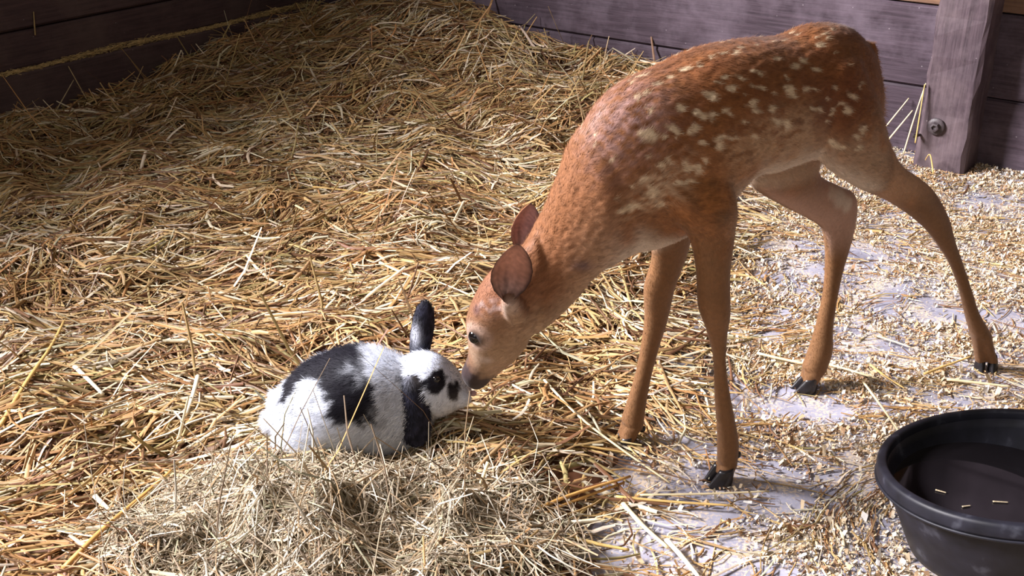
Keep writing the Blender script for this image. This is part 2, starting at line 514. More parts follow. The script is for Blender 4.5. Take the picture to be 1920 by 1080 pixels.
bx, by, bc, bth = make_bedding()
n = len(bx)
thick = np.clip(.024 * bc + .14 * bed(bx, by), .004, .045)
lay = rng.random(n)**.8
L = np.clip(rng.lognormal(math.log(.082), .5, n) * (.55 + .45 * np.minimum(bc * 2, 1)), .015, .26)
w = np.clip(rng.lognormal(math.log(.0038), .38, n) * (.62 + .38 * np.minimum(bc * 2, 1)), .0013, .0085)
tilt = rng.normal(0, .08, n) * (.3 + bc) + (rng.random(n) < np.where(by > 2.9, .17, .03)) * rng.normal(0, .5, n) * bc
bend = rng.normal(0, .10, n)
_tx, _ty = bx - (TUBC[0] + .016), by - (TUBC[1] - .016)
_r = np.hypot(_tx, _ty); _ta = np.arctan2(_ty, _tx)
bth = np.where(_r < .27, _ta + np.pi / 2 + rng.normal(0, .12, n), bth)      # straw pushed round the foot of the tub
L = np.where(_r < .27, np.minimum(L, .11), L)
sv, sq, scol = stalks(bx, by, .002 + thick * lay, bth, L, w, tilt, bend, straw_colours(n, bx, by), 3, bed)
tv, tq, tcl = terrain()
V = np.r_[tv, sv]; C = np.r_[tcl, scol]
o = mesh_np('straw_bedding', V, [tq, sq + len(tv)], M_straw, tint=C)
tag(o, 'loose golden straw bedding heaped into the stall corner and strewn over the floor', 'straw', kind='stuff')
N_STRAW = n

# pale wood shavings and chopped bits over the bare floor
def flakes(name, n0, fn, zfn, sizes, cols, label, cat):
    x = rng.uniform(-2.9, 2.9, n0); y = rng.uniform(.5, 4.4, n0)
    k = in_view(x, y) & inside(x, y, .0) & ~in_post(x, y) & (np.hypot(x - TUBC[0], y - TUBC[1]) > .12)
    x, y = x[k], y[k]
    k = rng.random(len(x)) < fn(x, y); x, y = x[k], y[k]
    n = len(x)
    a = rng.uniform(0, np.pi, n); s = np.clip(rng.lognormal(math.log(sizes[0]), sizes[1], n), .0012, .0078); r = rng.uniform(.14, .55, n)
    z = zfn(x, y) + rng.uniform(.001, .007, n)
    t1 = rng.normal(0, .17, n); t2 = rng.normal(0, .24, n); cu = rng.normal(0, .6, n) * s
    d1 = np.stack([np.cos(a), np.sin(a), t1], 1) * s[:, None]; d2 = np.stack([-np.sin(a), np.cos(a), t2], 1) * (s * r)[:, None]
    p = np.stack([x, y, z], 1); c_ = np.stack([0 * x, 0 * x, cu], 1)
    V = np.stack([p - d1 - d2 + c_, p - d2 - c_, p + d1 - d2 + c_, p + d1 + d2 + c_, p + d2 - c_, p - d1 + d2 + c_], 1)
    V += rng.normal(0, .22, V.shape) * (s * np.minimum(r, .5))[:, None, None]
    V[..., 2] = np.maximum(V[..., 2], .0008)
    b = (np.arange(n) * 6)[:, None]
    Q = np.r_[b + np.array([0, 1, 4, 5]), b + np.array([1, 2, 3, 4])]
    ci = rng.integers(0, len(cols), n)
    C = np.array(cols)[ci] * rng.uniform(.75, 1.1, n)[:, None]
    o = mesh_np(name, V.reshape(-1, 3), [Q], M_shave, tint=np.repeat(C, 6, 0), smooth=False)
    return tag(o, label, cat, kind='stuff')

nS1, nS2 = Noise2(61, .3), Noise2(62, .09)
def shav_d(x, y):
    c = cover(x, y)
    return (1 - .93 * c) * (1 - .92 * bare(x, y)) * np.clip(.62 + .28 * nS1(x, y) + .2 * nS2(x, y), .05, 1)
flakes('wood_shavings', 1750000, shav_d, lambda x, y: bed(x, y) * .9, (.0025, .55),
       [(.84, .76, .62), (.80, .67, .49), (.86, .83, .78), (.66, .47, .29), (.46, .28, .16), (.76, .60, .40)],
       'cream wood shavings and chaff scattered over the grey floor around the fawn', 'shavings')

# hay heap in front of the rabbit: finer, greyer, curlier than the straw
def make_hay():
    n = 13500
    x = HAYC[0] + rng.normal(0, .135, n); y = HAYC[1] + rng.normal(0, .082, n)
    h = heap(x, y)
    k = (h > .004)
    x, y, h = x[k], y[k], h[k]; n = len(x)
    L = np.clip(rng.lognormal(math.log(.075), .5, n), .02, .21)
    w = np.clip(rng.lognormal(math.log(.0019), .4, n), .0009, .0045)
    tilt = rng.normal(0, .13, n) + (rng.random(n) < .04) * rng.normal(0, .7, n)
    z0 = .004 + rng.random(n)**.7 * .022
    pal = np.array([(.62, .51, .36), (.48, .39, .26), (.80, .72, .58), (.50, .34, .19), (.30, .22, .15), (.42, .39, .25)])
    col = pal[rng.choice(6, n, p=[.28, .18, .2, .16, .1, .08])] * rng.uniform(.5, 1.05, n)[:, None]
    hf = lambda a, b: heap(a, b) + bed(a, b)
    v, q, c = stalks(x, y, z0, rng.uniform(0, np.pi, n) * .85 + rng.normal(0, .4, n), L, w, tilt, rng.normal(0, .32, n), col, 5, hf, curl=rng.normal(0, .09, n))
    # matted core
    gx = np.linspace(-.5, .5, 60) + HAYC[0]; gy = np.linspace(-.27, .27, 40) + HAYC[1]
    X, Y = np.meshgrid(gx, gy); Z = (heap(X, Y) + bed(X, Y)) * .9 - .004
    i = np.arange(X.size).reshape(X.shape)
    tq = np.stack([i[:-1, :-1], i[:-1, 1:], i[1:, 1:], i[1:, :-1]], -1).reshape(-1, 4)
    tv = np.c_[X.ravel(), Y.ravel(), Z.ravel()]
    tq = tq[(heap(X, Y).ravel() > .006)[tq].all(1)]
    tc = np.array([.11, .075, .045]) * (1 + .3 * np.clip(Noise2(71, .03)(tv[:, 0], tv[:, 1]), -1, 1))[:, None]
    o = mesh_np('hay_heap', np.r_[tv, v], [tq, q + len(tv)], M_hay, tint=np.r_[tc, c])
    tag(o, 'heap of fine greyish hay lying in front of the rabbit', 'hay', kind='stuff')
make_hay()

# dusty chaff lying along the ledge of the left wall
def ledge_chaff():
    n = 11000
    s = rng.uniform(.0, 4.4, n); d = np.clip(rng.normal(.020, .011, n), .002, .039)
    P = CORNER[None] + LD[None] * s[:, None] + LN[None] * d[:, None]
    hgt = .151 + rng.random(n) * (.010 + .006 * np.sin(s * 9))
    L = np.clip(rng.lognormal(math.log(.012), .5, n), .004, .05); w = rng.uniform(.001, .003, n)
    ang = math.atan2(LD[1], LD[0]) + rng.normal(0, .35, n)
    col = np.array([.66, .48, .22]) * rng.uniform(.6, 1.3, (n, 1))
    v, q, c = stalks(P[:, 0], P[:, 1], hgt, ang, np.minimum(L, .05), w, rng.normal(0, .15, n), rng.normal(0, .05, n), col, 1)
    o = mesh_np('ledge_chaff', v, [q], M_chaff, tint=c)
    tag(o, 'dusty straw chaff lying along the narrow ledge of the dark wall', 'chaff', kind='stuff')
ledge_chaff()

# ------------------------------------------------------------------ the black rubber tub and its water
def make_tub():
    ax = unit([-.117, .138, 1.0]); R, H = .173, .128
    base = TUBC - ax * H
    root = empty('rubber_tub', base); bpy.context.view_layer.update()
    tag(root, 'round black rubber feed tub with rolled rim standing on the straw, water inside', 'tub')
    rb = .138
    body = [(.0001, 0), (rb - .012, .0), (rb - .003, .004), (rb, .012), (rb + .012, .055), (R - .0075, H - .026), (R - .007, H - .010),
            (R - .0120, H - .008), (R - .0140, H - .026), (rb + .003, .055), (rb - .009, .018), (rb - .02, .012), (.0001, .011)]
    lathe('shell', body, 96, ax, base, M_tub, root)
    rim = []
    rim = [(R - .0125, H - .012), (R - .0125, H - .004), (R - .0115, H - .001), (R - .009, H), (R - .003, H - .0002), (R - .0005, H - .0015),
           (R + .0012, H - .005), (R + .0022, H - .016), (R + .0022, H - .0195), (R - .006, H - .0205), (R - .0125, H - .012)]
    lathe('rim', rim, 96, ax, base, M_tub, root)
    lathe('rim_bead', [(R - .007, H - .0245), (R + .0025, H - .0235), (R + .0045, H - .0215), (R + .0032, H - .0195), (R - .004, H - .0190)], 96, ax, base, M_tub, root)
    # level water surface, cut to the tilted wall
    m, nt, b = new_mat('dark_water')
    b.inputs['Base Color'].default_value = (.012, .010, .012, 1); b.inputs['Roughness'].default_value = .04
    b.inputs['Specular IOR Level'].default_value = .6
    tc = N(nt, 'ShaderNodeTexCoord'); no = N(nt, 'ShaderNodeTexNoise'); no.inputs['Scale'].default_value = 14
    nt.links.new(tc.outputs['Object'], no.inputs[0])
    bp = N(nt, 'ShaderNodeBump'); bp.inputs['Strength'].default_value = .02; bp.inputs['Distance'].default_value = .002
    nt.links.new(no.outputs['Fac'], bp.inputs['Height']); nt.links.new(bp.outputs[0], b.inputs['Normal'])
    zw = base[2] + .062
    V = [[0, 0, 0]]; c0 = np.array([base[0] + ax[0] * .062, base[1] + ax[1] * .062, zw])
    for i in range(72):
        a = 2 * math.pi * i / 72; d = np.array([math.cos(a), math.sin(a), 0])
        lo, hi = 0.05, .25
        for _ in range(30):
            r = (lo + hi) / 2; p = c0 + d * r - base; h = p @ ax; rr = np.linalg.norm(p - ax * h)
            lim = np.interp(h, [.012, .055, .102], [rb - .01, rb + .003, R - .0140])
            if rr < lim: lo = r
            else: hi = r
        V.append(d * (lo + .002))
    F = [[0, 1 + i, 1 + (i + 1) % 72] for i in range(72)]
    o = mesh_np('water', np.array(V) + c0, [np.array(F)], m, tint=None, origin=c0)
    tag(o, 'dark still water filling the lower half of the black tub', 'water')
    return base, ax, zw
TUB_BASE, TUB_AX, ZW = make_tub()

# ------------------------------------------------------------------ animals: lofted volumes fused into one skin
def catmull(A, sub):
    A = np.asarray(A, float); n = len(A); out = []
    for i in range(n - 1):
        p0, p1, p2, p3 = A[max(i - 1, 0)], A[i], A[i + 1], A[min(i + 2, n - 1)]
        for j in range(sub):
            t = j / sub
            out.append(.5 * (2 * p1 + (p2 - p0) * t + (2 * p0 - 5 * p1 + 4 * p2 - p3) * t**2 + (3 * p1 - p0 - 3 * p2 + p3) * t**3))
    out.append(A[-1])
    return np.array(out)

class Skin:
    def __init__(s): s.V, s.F, s.n = [], [], 0
    def loft(s, rings, cap=.5, sub=4, n=20):
        """rings: (centre, in-plane half vector, lateral half vector)"""
        A = np.array([np.r_[c, e, l] for c, e, l in rings]); A = catmull(A, sub)
        R = []
        d0 = unit(A[0, :3] - A[1, :3]); d1 = unit(A[-1, :3] - A[-2, :3])
        def ring(a, k=1.0, shift=0): return np.r_[a[:3] + shift, a[3:6] * k, a[6:9] * k]
        ra, rb = min(np.linalg.norm(A[0, 3:6]), np.linalg.norm(A[0, 6:9])), min(np.linalg.norm(A[-1, 3:6]), np.linalg.norm(A[-1, 6:9]))
        pre = [ring(A[0], .35, d0 * ra * cap), ring(A[0], .72, d0 * ra * cap * .72)]
        post = [ring(A[-1], .72, d1 * rb * cap * .72), ring(A[-1], .35, d1 * rb * cap)]
        A = np.array(pre + list(A) + post)
        th = np.linspace(0, 2 * np.pi, n, endpoint=False)
        V = A[:, None, :3] + np.cos(th)[None, :, None] * A[:, None, 3:6] + np.sin(th)[None, :, None] * A[:, None, 6:9]
        m = len(A); b = s.n
        V = V.reshape(-1, 3)
        F = []
        for i in range(m - 1):
            for j in range(n): F.append([b + i * n + j, b + i * n + (j + 1) % n, b + (i + 1) * n + (j + 1) % n, b + (i + 1) * n + j])
        V = np.r_[V, [A[0, :3], A[-1, :3]]]
        for j in range(n):
            F.append([b + m * n, b + (j + 1) % n, b + j]); F.append([b + m * n + 1, b + (m - 1) * n + j, b + (m - 1) * n + (j + 1) % n])
        s.V.append(V); s.F += F; s.n += len(V)
    def ball(s, c, ax, ay, az):
        """ellipsoid with three half axes"""
        c, ax, ay, az = map(np.asarray, (c, ax, ay, az))
        ks = np.linspace(-.94, .94, 9)
        s.loft([(c + ax * k, ay * math.sqrt(1 - k * k), az * math.sqrt(1 - k * k)) for k in ks], cap=.1, sub=1, n=18)
    def build(s, name, voxel, smooth, mat, root):
        V = np.concatenate(s.V)
        bmv = bpy.data.meshes.new(name + '_volume')
        bmv.from_pydata(V.tolist(), [], s.F); bmv.update()
        import bmesh
        bm = bmesh.new(); bm.from_mesh(bmv); bmesh.ops.recalc_face_normals(bm, faces=bm.faces); bm.to_mesh(bmv); bm.free()
        o = bpy.data.objects.new(name, bmv); COL.objects.link(o)
        md = o.modifiers.new('fuse', 'REMESH'); md.mode = 'VOXEL'; md.voxel_size = voxel
        sm = o.modifiers.new('smooth', 'SMOOTH'); sm.factor = .5; sm.iterations = smooth
        dg = bpy.context.evaluated_depsgraph_get()
        me = bpy.data.meshes.new_from_object(o.evaluated_get(dg))
        o.modifiers.clear(); o.data = me; bpy.data.meshes.remove(bmv)
        me.name = name
        me.polygons.foreach_set('use_smooth', np.ones(len(me.polygons), bool))
        me.materials.clear(); me.materials.append(mat)
        return o

def px_rings(sts, n_pl, c_pl, lat, shrink=1.0):
    """(x0,y0,x1,y1, offset, half lateral width or -ratio): outline edges measured on the photograph -> rings"""
    out = []
    for (x0, y0, x1, y1, off, b) in sts:
        c = c_pl + off
        P = at_pl((x0 + x1) / 2, (y0 + y1) / 2, n_pl, c)
        e = at_pl(x0, y0, n_pl, c) - at_pl(x1, y1, n_pl, c)
        e1 = unit(e)
        J = jac(P); im = np.array([x0 - x1, y0 - y1], float); hw = np.linalg.norm(im) / 2; im /= 2 * hw
        A, B = im @ (J @ e1), im @ (J @ lat)
        hw *= shrink
        if b < 0:
            a = hw / math.sqrt(A * A + (b * B)**2); bb = a * -b
        else:
            a = math.sqrt(max(hw * hw - (b * B)**2, (.35 * hw)**2)) / abs(A); bb = b
        out.append((P, e1 * a, lat * bb))
    return out

def tri_data(me):
    me.calc_loop_triangles()
    nt = len(me.loop_triangles); T = np.empty(nt * 3, np.int32); me.loop_triangles.foreach_get('vertices', T); T = T.reshape(-1, 3)
    V = np.empty(len(me.vertices) * 3, np.float32); me.vertices.foreach_get('co', V); V = V.reshape(-1, 3).astype(float)
    Nn = np.empty(len(me.vertices) * 3, np.float32); me.vertices.foreach_get('normal', Nn); Nn = Nn.reshape(-1, 3).astype(float)
    return V, Nn, T

def fur(name, V, Nn, T, C, n, length, flow, lift, width, mat, root, org, jitter=.25):
    """short tapered hairs rooted on the skin; length and flow given per vertex"""
    a, b, c = V[T[:, 0]], V[T[:, 1]], V[T[:, 2]]
    ar = np.linalg.norm(np.cross(b - a, c - a), axis=1) * (length[T].mean(1) > .0005)
    ti = rng.choice(len(T), n, p=ar / ar.sum())
    u, v = rng.random(n), rng.random(n); s = u + v > 1; u[s], v[s] = 1 - u[s], 1 - v[s]
    wgt = np.stack([1 - u - v, u, v], 1)[..., None]
    tt = T[ti]
    P = (V[tt] * wgt).sum(1); nn = (Nn[tt] * wgt).sum(1); nn /= np.linalg.norm(nn, axis=1)[:, None] + 1e-9
    col = (C[tt] * wgt).sum(1); ln = (length[tt] * wgt[..., 0]).sum(1) * rng.uniform(.6, 1.3, n)
    fl = (flow[tt] * wgt).sum(1); fl = fl - nn * (fl * nn).sum(1)[:, None]; fl /= np.linalg.norm(fl, axis=1)[:, None] + 1e-9
    fl = fl + rng.normal(0, jitter, (n, 3))
    lf = (lift[tt] * wgt[..., 0]).sum(1) if isinstance(lift, np.ndarray) else lift
    d1 = fl + nn * (np.asarray(lf) * 1.3).reshape(-1, 1); d1 /= np.linalg.norm(d1, axis=1)[:, None]
    d2 = fl + nn * (np.asarray(lf) * .6).reshape(-1, 1); d2 /= np.linalg.norm(d2, axis=1)[:, None]
    side = np.cross(d1, nn + rng.normal(0, .16, (n, 3))); side /= np.linalg.norm(side, axis=1)[:, None] + 1e-9
    wd = width * rng.uniform(.6, 1.2, n)[:, None] * .5
    p0 = P - nn * .0008; p1 = P + d1 * (ln * .5)[:, None]; p2 = p1 + d2 * (ln * .5)[:, None]
    Vv = np.stack([p0 - side * wd, p0 + side * wd, p1 + side * wd * .8, p1 - side * wd * .8, p2], 1).reshape(-1, 3)
    bb = (np.arange(n) * 5)[:, None]
    col = col * rng.uniform(.72, 1.25, n)[:, None]
    o = mesh_np(name, Vv - org, [bb + np.array([0, 1, 2, 3]), bb + np.array([3, 2, 4])], mat, root, tint=np.repeat(col, 5, 0))
    nv = np.repeat(nn, 5, 0)
    o.data.normals_split_custom_set_from_vertices(nv.astype(np.float32))
    tag(o, kind='stuff')
    return o

def localise(o, root, org):
    me = o.data
    V = np.empty(len(me.vertices) * 3, np.float32); me.vertices.foreach_get('co', V)
    me.vertices.foreach_set('co', (V.reshape(-1, 3) - np.asarray(org, np.float32)).ravel()); me.update()
    o.parent = root

def leaf(base, tip, left, right, cup, thick, toward, wprof, n=26, m=15, curl=0.0):
    """cupped ear blade: closed two-sided sheet. Returns verts, quads, edge factor, inner flag"""
    base, tip = np.asarray(base), np.asarray(tip)
    A = tip - base; Wd = (right - left); Wd = Wd - unit(A) * (Wd @ unit(A)); hw = np.linalg.norm(Wd) / 2; Wd = unit(Wd)
    Nn = unit(np.cross(Wd, A)); Nn = Nn if Nn @ toward > 0 else -Nn
    V, E, I, TT = [], [], [], []
    for side in (1, -1):
        for i in range(n):
            s = i / (n - 1)
            ws = np.interp(s, *wprof) * hw
            for j in range(m):
                t = -1 + 2 * j / (m - 1)
                dep = cup * (1 - t * t) * math.sin(math.pi * min(1, .15 + s * .85)) ** .7
                th = thick * (1 - abs(t)**4) * (1 if s < .96 else .3)
                p = base + A * s + Wd * (t * ws) - Nn * dep + Nn * (side * th / 2) + Nn * curl * s * s
                V.append(p); E.append(max(abs(t)**5, s**12)); I.append(side); TT.append(t)
    F = []
    for k in (0, 1):
        o = k * n * m
        for i in range(n - 1):
            for j in range(m - 1):
                q = [o + i * m + j, o + i * m + j + 1, o + (i + 1) * m + j + 1, o + (i + 1) * m + j]
                F.append(q if k else q[::-1])
    o = n * m
    for i in range(n - 1):
        for j in (0, m - 1): F.append([i * m + j, (i + 1) * m + j, o + (i + 1) * m + j, o + i * m + j])
    for j in range(m - 1): F.append([(n - 1) * m + j, (n - 1) * m + j + 1, o + (n - 1) * m + j + 1, o + (n - 1) * m + j])
    return np.array(V), np.array(F), np.array(E), np.array(I), np.array(TT)

def fix_normals(o):
    import bmesh
    bm = bmesh.new(); bm.from_mesh(o.data); bmesh.ops.recalc_face_normals(bm, faces=bm.faces); bm.to_mesh(o.data); bm.free()

def eyeball(name, c, r, out, root, org, mat):
    out = unit(out); t = unit(np.cross(out, [0, 0, 1])); b = np.cross(out, t)
    V, F = [], []
    for i in range(13):
        ph = math.pi * i / 12
        for j in range(24):
            a = 2 * math.pi * j / 24
            V.append(c + r * (out * math.cos(ph) * .85 + (t * math.cos(a) + b * math.sin(a)) * math.sin(ph)))
    for i in range(12):
        for j in range(24): F.append([i * 24 + j, i * 24 + (j + 1) % 24, (i + 1) * 24 + (j + 1) % 24, (i + 1) * 24 + j])
    return mesh_np(name, np.array(V) - org, [np.array(F)], mat, root)

# ================================================================== the fawn
FA = math.radians(30)
FL = np.array([math.sin(FA), -math.cos(FA), 0])         # towards its left, the side seen
FH = np.array([-math.cos(FA), -math.sin(FA), 0])        # the way it faces
FC = -1.17
def fr(sts, shrink=1.0, lat=None): return px_rings(sts, FL, FC, FL if lat is None else lat, shrink)

def make_fawn():
    S = Skin()
    torso = [(1105, 235, 1165, 480, 0, .050), (1135, 190, 1210, 478, 0, .066), (1185, 150, 1262, 458, 0, .078), (1240, 124, 1325, 415, 0, .083),
             (1318, 88, 1387, 345, 0, .082), (1400, 73, 1440, 328, 0, .077), (1470, 68, 1500, 306, 0, .071), (1530, 46, 1548, 300, 0, .068),
             (1585, 50, 1592, 300, 0, .058), (1618, 78, 1622, 275, 0, .040)]
    S.loft(fr(torso), cap=.35, n=28)
    neck = [(1160, 190, 1205, 470, 0, .058), (1092, 245, 1132, 508, -.006, .052), (1060, 320, 1100, 530, -.018, .046),
            (1030, 385, 1075, 563, -.034, .042), (1005, 432, 1040, 597, -.048, .040), (978, 480, 1000, 628, -.055, .041)]
    S.loft(fr(neck), n=24)
    yaw = math.radians(-24)
    c_, s_ = math.cos(yaw), math.sin(yaw)
    HL = np.array([FL[0] * c_ - FL[1] * s_, FL[0] * s_ + FL[1] * c_, 0])
    head = [(1000, 440, 1030, 600, -.048, .036), (955, 482, 1005, 625, -.060, .043), (916, 512, 995, 636, -.070, .046), (890, 552, 990, 648, -.080, .046),
            (873, 596, 974, 668, -.090, .042), (874, 632, 950, 688, -.099, .034), (877, 658, 930, 704, -.107, .027),
            (871, 680, 914, 720, -.114, .022), (864, 694, 902, 728, -.119, .018)]
    hr = fr(head, lat=HL)
    S.loft(hr, cap=.55, n=24)
    # brow and cheek on both sides
    eye_r = hr[4]
    hax = unit(hr[6][0] - hr[3][0]); hfr = unit(eye_r[1])
    for sg in (1, -1):
        S.ball(hr[4][0] + hfr * .024 + HL * sg * .026 - hax * .006, hax * .022, hfr * .015, HL * .013)
        S.ball(hr[3][0] - hfr * .012 + HL * sg * .024, hax * .034, hfr * .026, HL * .020)
        S.ball(hr[7][0] + hfr * .008 + HL * sg * .011, hax * .014, hfr * .010, HL * .010)
    for (bx_, by_, tx_, ty_, o0, o1) in ((968, 585, 953, 562, -.035, -.012), (985, 500, 982, 474, -.085, -.103)):
        p0, p1 = at_pl(bx_, by_, FL, FC + o0), at_pl(tx_, ty_, FL, FC + o1)
        d_ = unit(p1 - p0); u_ = unit(np.cross(d_, [0, 1, .2])); w_ = np.cross(d_, u_)
        S.loft([(p0, u_ * .019, w_ * .019), (p0 * .5 + p1 * .5, u_ * .0155, w_ * .0155), (p1, u_ * .010, w_ * .010)], cap=.3, n=14)
    # legs
    nf = [(1215, 270, 1330, 235, .030, .024), (1215, 345, 1358, 300, .050, .032), (1258, 408, 1380, 370, .066, .034), (1292, 450, 1378, 430, .071, -.62),
          (1304, 510, 1370, 512, .073, -.7), (1307, 575, 1371, 583, .075, -.75), (1322, 618, 1365, 622, .075, -.75), (1336, 670, 1362, 685, .075, -.8),
          (1339, 745, 1371, 745, .075, -.8), (1343, 800, 1382, 800, .075, -.8), (1344, 832, 1386, 832, .075, -.85), (1343, 865, 1383, 872, .075, -.85)]
    S.loft(fr(nf), n=18)
    ff_ = [(1180, 290, 1310, 280, -.048, .026), (1205, 400, 1308, 390, -.058, .030), (1222, 480, 1289, 472, -.068, -.62), (1207, 541, 1266, 536, -.074, -.7),
           (1208, 600, 1252, 598, -.078, -.75), (1201, 655, 1235, 650, -.080, -.8), (1190, 705, 1221, 708, -.080, -.8), (1177, 748, 1213, 752, -.080, -.8),
           (1163, 790, 1207, 800, -.080, -.85)]
    S.loft(fr(ff_), n=18)
    nh = [(1490, 140, 1612, 95, .026, .040), (1508, 235, 1648, 190, .040, .042), (1540, 308, 1668, 262, .046, .036), (1598, 350, 1690, 306, .047, .028),
          (1655, 374, 1721, 330, .044, -.55), (1698, 400, 1750, 356, .040, -.6), (1733, 430, 1776, 402, .037, -.68), (1757, 462, 1790, 448, .036, -.8),
          (1780, 498, 1805, 490, .035, -.9), (1797, 545, 1822, 540, .035, -.9), (1808, 590, 1836, 583, .035, -.9), (1819, 632, 1859, 622, .035, -.85)]
    S.loft(fr(nh), n=18)
    fh = [(1490, 170, 1600, 130, -.03, .038), (1405, 285, 1560, 235, -.046, .040), (1402, 345, 1535, 316, -.056, .034), (1462, 385, 1568, 343, -.064, .026),
          (1508, 408, 1598, 357, -.067, -.5), (1538, 428, 1606, 384, -.068, -.5), (1546, 458, 1598, 442, -.068, -.6), (1546, 500, 1583, 500, -.068, -.75),
          (1541, 555, 1571, 557, -.068, -.85), (1529, 607, 1563, 613, -.068, -.85), (1517, 652, 1562, 655, -.068, -.85), (1502, 690, 1548, 698, -.068, -.85)]
    S.loft(fr(fh), n=18)
    # each foot divides into two toes above the claws
    FEET = [(nf[-1], 1353, 902, .075, (-.97, -.25), .028, .019, .040, .002), (ff_[-1], 1172, 838, -.080, (-.97, -.25), .022, .018, .036, .002),
            (nh[-1], 1847, 690, .035, (-.15, -1), .026, .019, .030, .008), (fh[-1], 1514, 731, -.068, (-1, -.1), .027, .019, .040, .002)]
    for (st, px, py, off, toe, hgt, wid, ln_, sp) in FEET:
        c = at_pl(px, py, FL, FC + off); c[2] = 0
        toe = unit([toe[0], toe[1], 0]); sd = np.array([-toe[1], toe[0], 0])
        k = fr([st])[0]; r0 = .5 * (np.linalg.norm(k[1]) + np.linalg.norm(k[2]))
        for sg in (-1, 1):
            e_ = c + sd * sg * (wid * .52 + sp * .1) + np.array([0, 0, hgt * .62]) + toe * ln_ * .02
            p0 = k[0] + sd * sg * r0 * .35
            S.loft([(p0, toe * r0 * .85, sd * r0 * .6), (p0 * .5 + e_ * .5, toe * (r0 * .40 + ln_ * .16), sd * wid * .5), (e_, toe * ln_ * .36, sd * wid * .50)], cap=.15, n=16)
    # tail, held flat down the rump
    tail = [(1606, 84, 1640, 74, 0, .020), (1622, 130, 1646, 126, 0, .019), (1630, 190, 1651, 188, 0, .016), (1640, 240, 1656, 238, 0, .009)]
    S.loft(fr(tail), n=14)
    org = np.array([*(at_z(1510, 830, 0)[:2]), 0.0])
    root = empty('fawn', org); bpy.context.view_layer.update()
    tag(root, 'spotted reddish brown fawn standing on spread legs, head lowered to the rabbit', 'fawn')
    o = S.build('body', .0027, 9, M_coat, root)
    V, Nn, T = tri_data(o.data)
    bvh = BVHTree.FromPolygons(V.tolist(), T.tolist())
    def hit(px, py):
        d = Vector(ray(px, py)).normalized()
        r = bvh.ray_cast(Vector(CAMP), d)
        return np.array(r[0]) if r[0] else None
    # clumped hair gives the coat a slight relief
    s = V @ FH; z = V[:, 2]
    rel = Noise3(7, .026, 40)(np.stack([s * .8 - z * .5, (V @ FL) * 1.6, (z + .5 * s) * 2.4], 1))
    body_w = sstep(.36, .42, z) + sstep(-.84, -.76, s) * sstep(-.66, -.72, s)
    V = V + Nn * (.00030 * rel * np.clip(body_w, 0, 1) + .0001 * rel * np.exp(-(np.linalg.norm(V - np.array(hit(1085, 430)), axis=1) / .06)**2))[:, None]
    o.data.vertices.foreach_set('co', V.astype(np.float32).ravel()); o.data.update()
    # ---- coat pattern
    s = V @ FH; lat = V @ FL - FC; z = V[:, 2]
    n1, n2, n3 = Noise3(1, .05), Noise3(2, .014), Noise3(3, .16)
    red, rust, tan, pale, cream = map(np.array, ([.315, .118, .031], [.215, .070, .018], [.25, .125, .053], [.54, .37, .23], [.76, .64, .50]))
    def mix(C, col, f): return C + (np.asarray(col) - C) * np.clip(f, 0, 1)[:, None]
    ns_ = Noise3(7, .02, 26)(np.stack([s, lat * 2.2, (z + .35 * s) * 2.6], 1))
    C = np.tile(red, (len(V), 1)) * (1 + .10 * n1(V) + .05 * n2(V) + .13 * ns_)[:, None]
    saddle = sstep(.50, .60, z + .012 * n1(V)) * sstep(-.70, -.80, s)
    C = mix(C, rust, .75 * saddle + .15 * n1(V) * saddle)
    dors = sstep(.016, .004, np.abs(lat)) * sstep(.52, .56, z)
    C = mix(C, rust * .6, dors * .6)
    # lighter neck and head
    fore = sstep(-.94, -.76, s)
    C = mix(C, [.255, .105, .043], .85 * fore)
    # legs
    legs = sstep(.48, .37, z + .012 * n1(V)) * (1 - sstep(-.86, -.80, s) * sstep(.30, .34, z))
    C = mix(C, tan, legs * .85)
    C = mix(C, [.22, .108, .045], sstep(.30, .08, z) * .55 * legs)
    # flank and belly
    tors = sstep(-1.29, -1.24, s) * sstep(-.93, -1.0, s)
    belly = sstep(.555, .485, z + .010 * n1(V) + .03 * sstep(-1.12, -1.0, s)) * tors * sstep(.40, .43, z)
    C = mix(C, pale, belly * .62)
    C = mix(C, cream, belly * sstep(-.15, -.8, Nn[:, 2]) * .75)
    brisk = sstep(.475, .385, z + .01 * n1(V)) * sstep(-.98, -.93, s) * sstep(-.78, -.83, s) * sstep(.33, .36, z)
    C = mix(C, cream, sstep(.058, .035, lat) * brisk * .75 * sstep(.25, -.35, Nn[:, 2]))
    thr = sstep(-.83, -.78, s) * sstep(.1, -.6, Nn[:, 2])
    C = mix(C, pale, thr * .75)
    # inside of the far hind leg and the hock's white tuft
    inner = sstep(-.02, -.05, lat) * sstep(.1, .6, Nn @ FL) * sstep(.44, .40, z) * sstep(-1.1, -1.15, s) * sstep(.24, .30, z)
    C = mix(C, [.66, .42, .32], inner * .6)
    for (px, py, r, col, st) in [(1576, 370, .017, cream, .75), (1590, 384, .013, cream, .75), (1561, 360, .013, cream, .5)]:
        p = hit(px, py)
        if p is not None: C = mix(C, col, st * np.exp(-(np.linalg.norm(V - p, axis=1) / r)**4))
    tls = sstep(-1.262, -1.28, s) * sstep(.36, .42, z) * sstep(.63, .60, z)
    C = mix(C, [.55, .30, .15], .85 * tls)
    for (px, py, r, st) in [(1505, 240, .030, .55), (1465, 255, .034, .55), (1425, 272, .034, .5), (1385, 290, .028, .45), (1530, 265, .028, .45), (1480, 285, .03, .4)]:
        p = hit(px, py)
        if p is not None:
            for q in (p, p - 2 * FL * (p @ FL - FC)):
                C = mix(C, [.52, .33, .18], st * np.exp(-(np.linalg.norm(V - q, axis=1) / r)**2) * (1 + .45 * ns_ + .3 * n2(V)).clip(.2, 1.5))
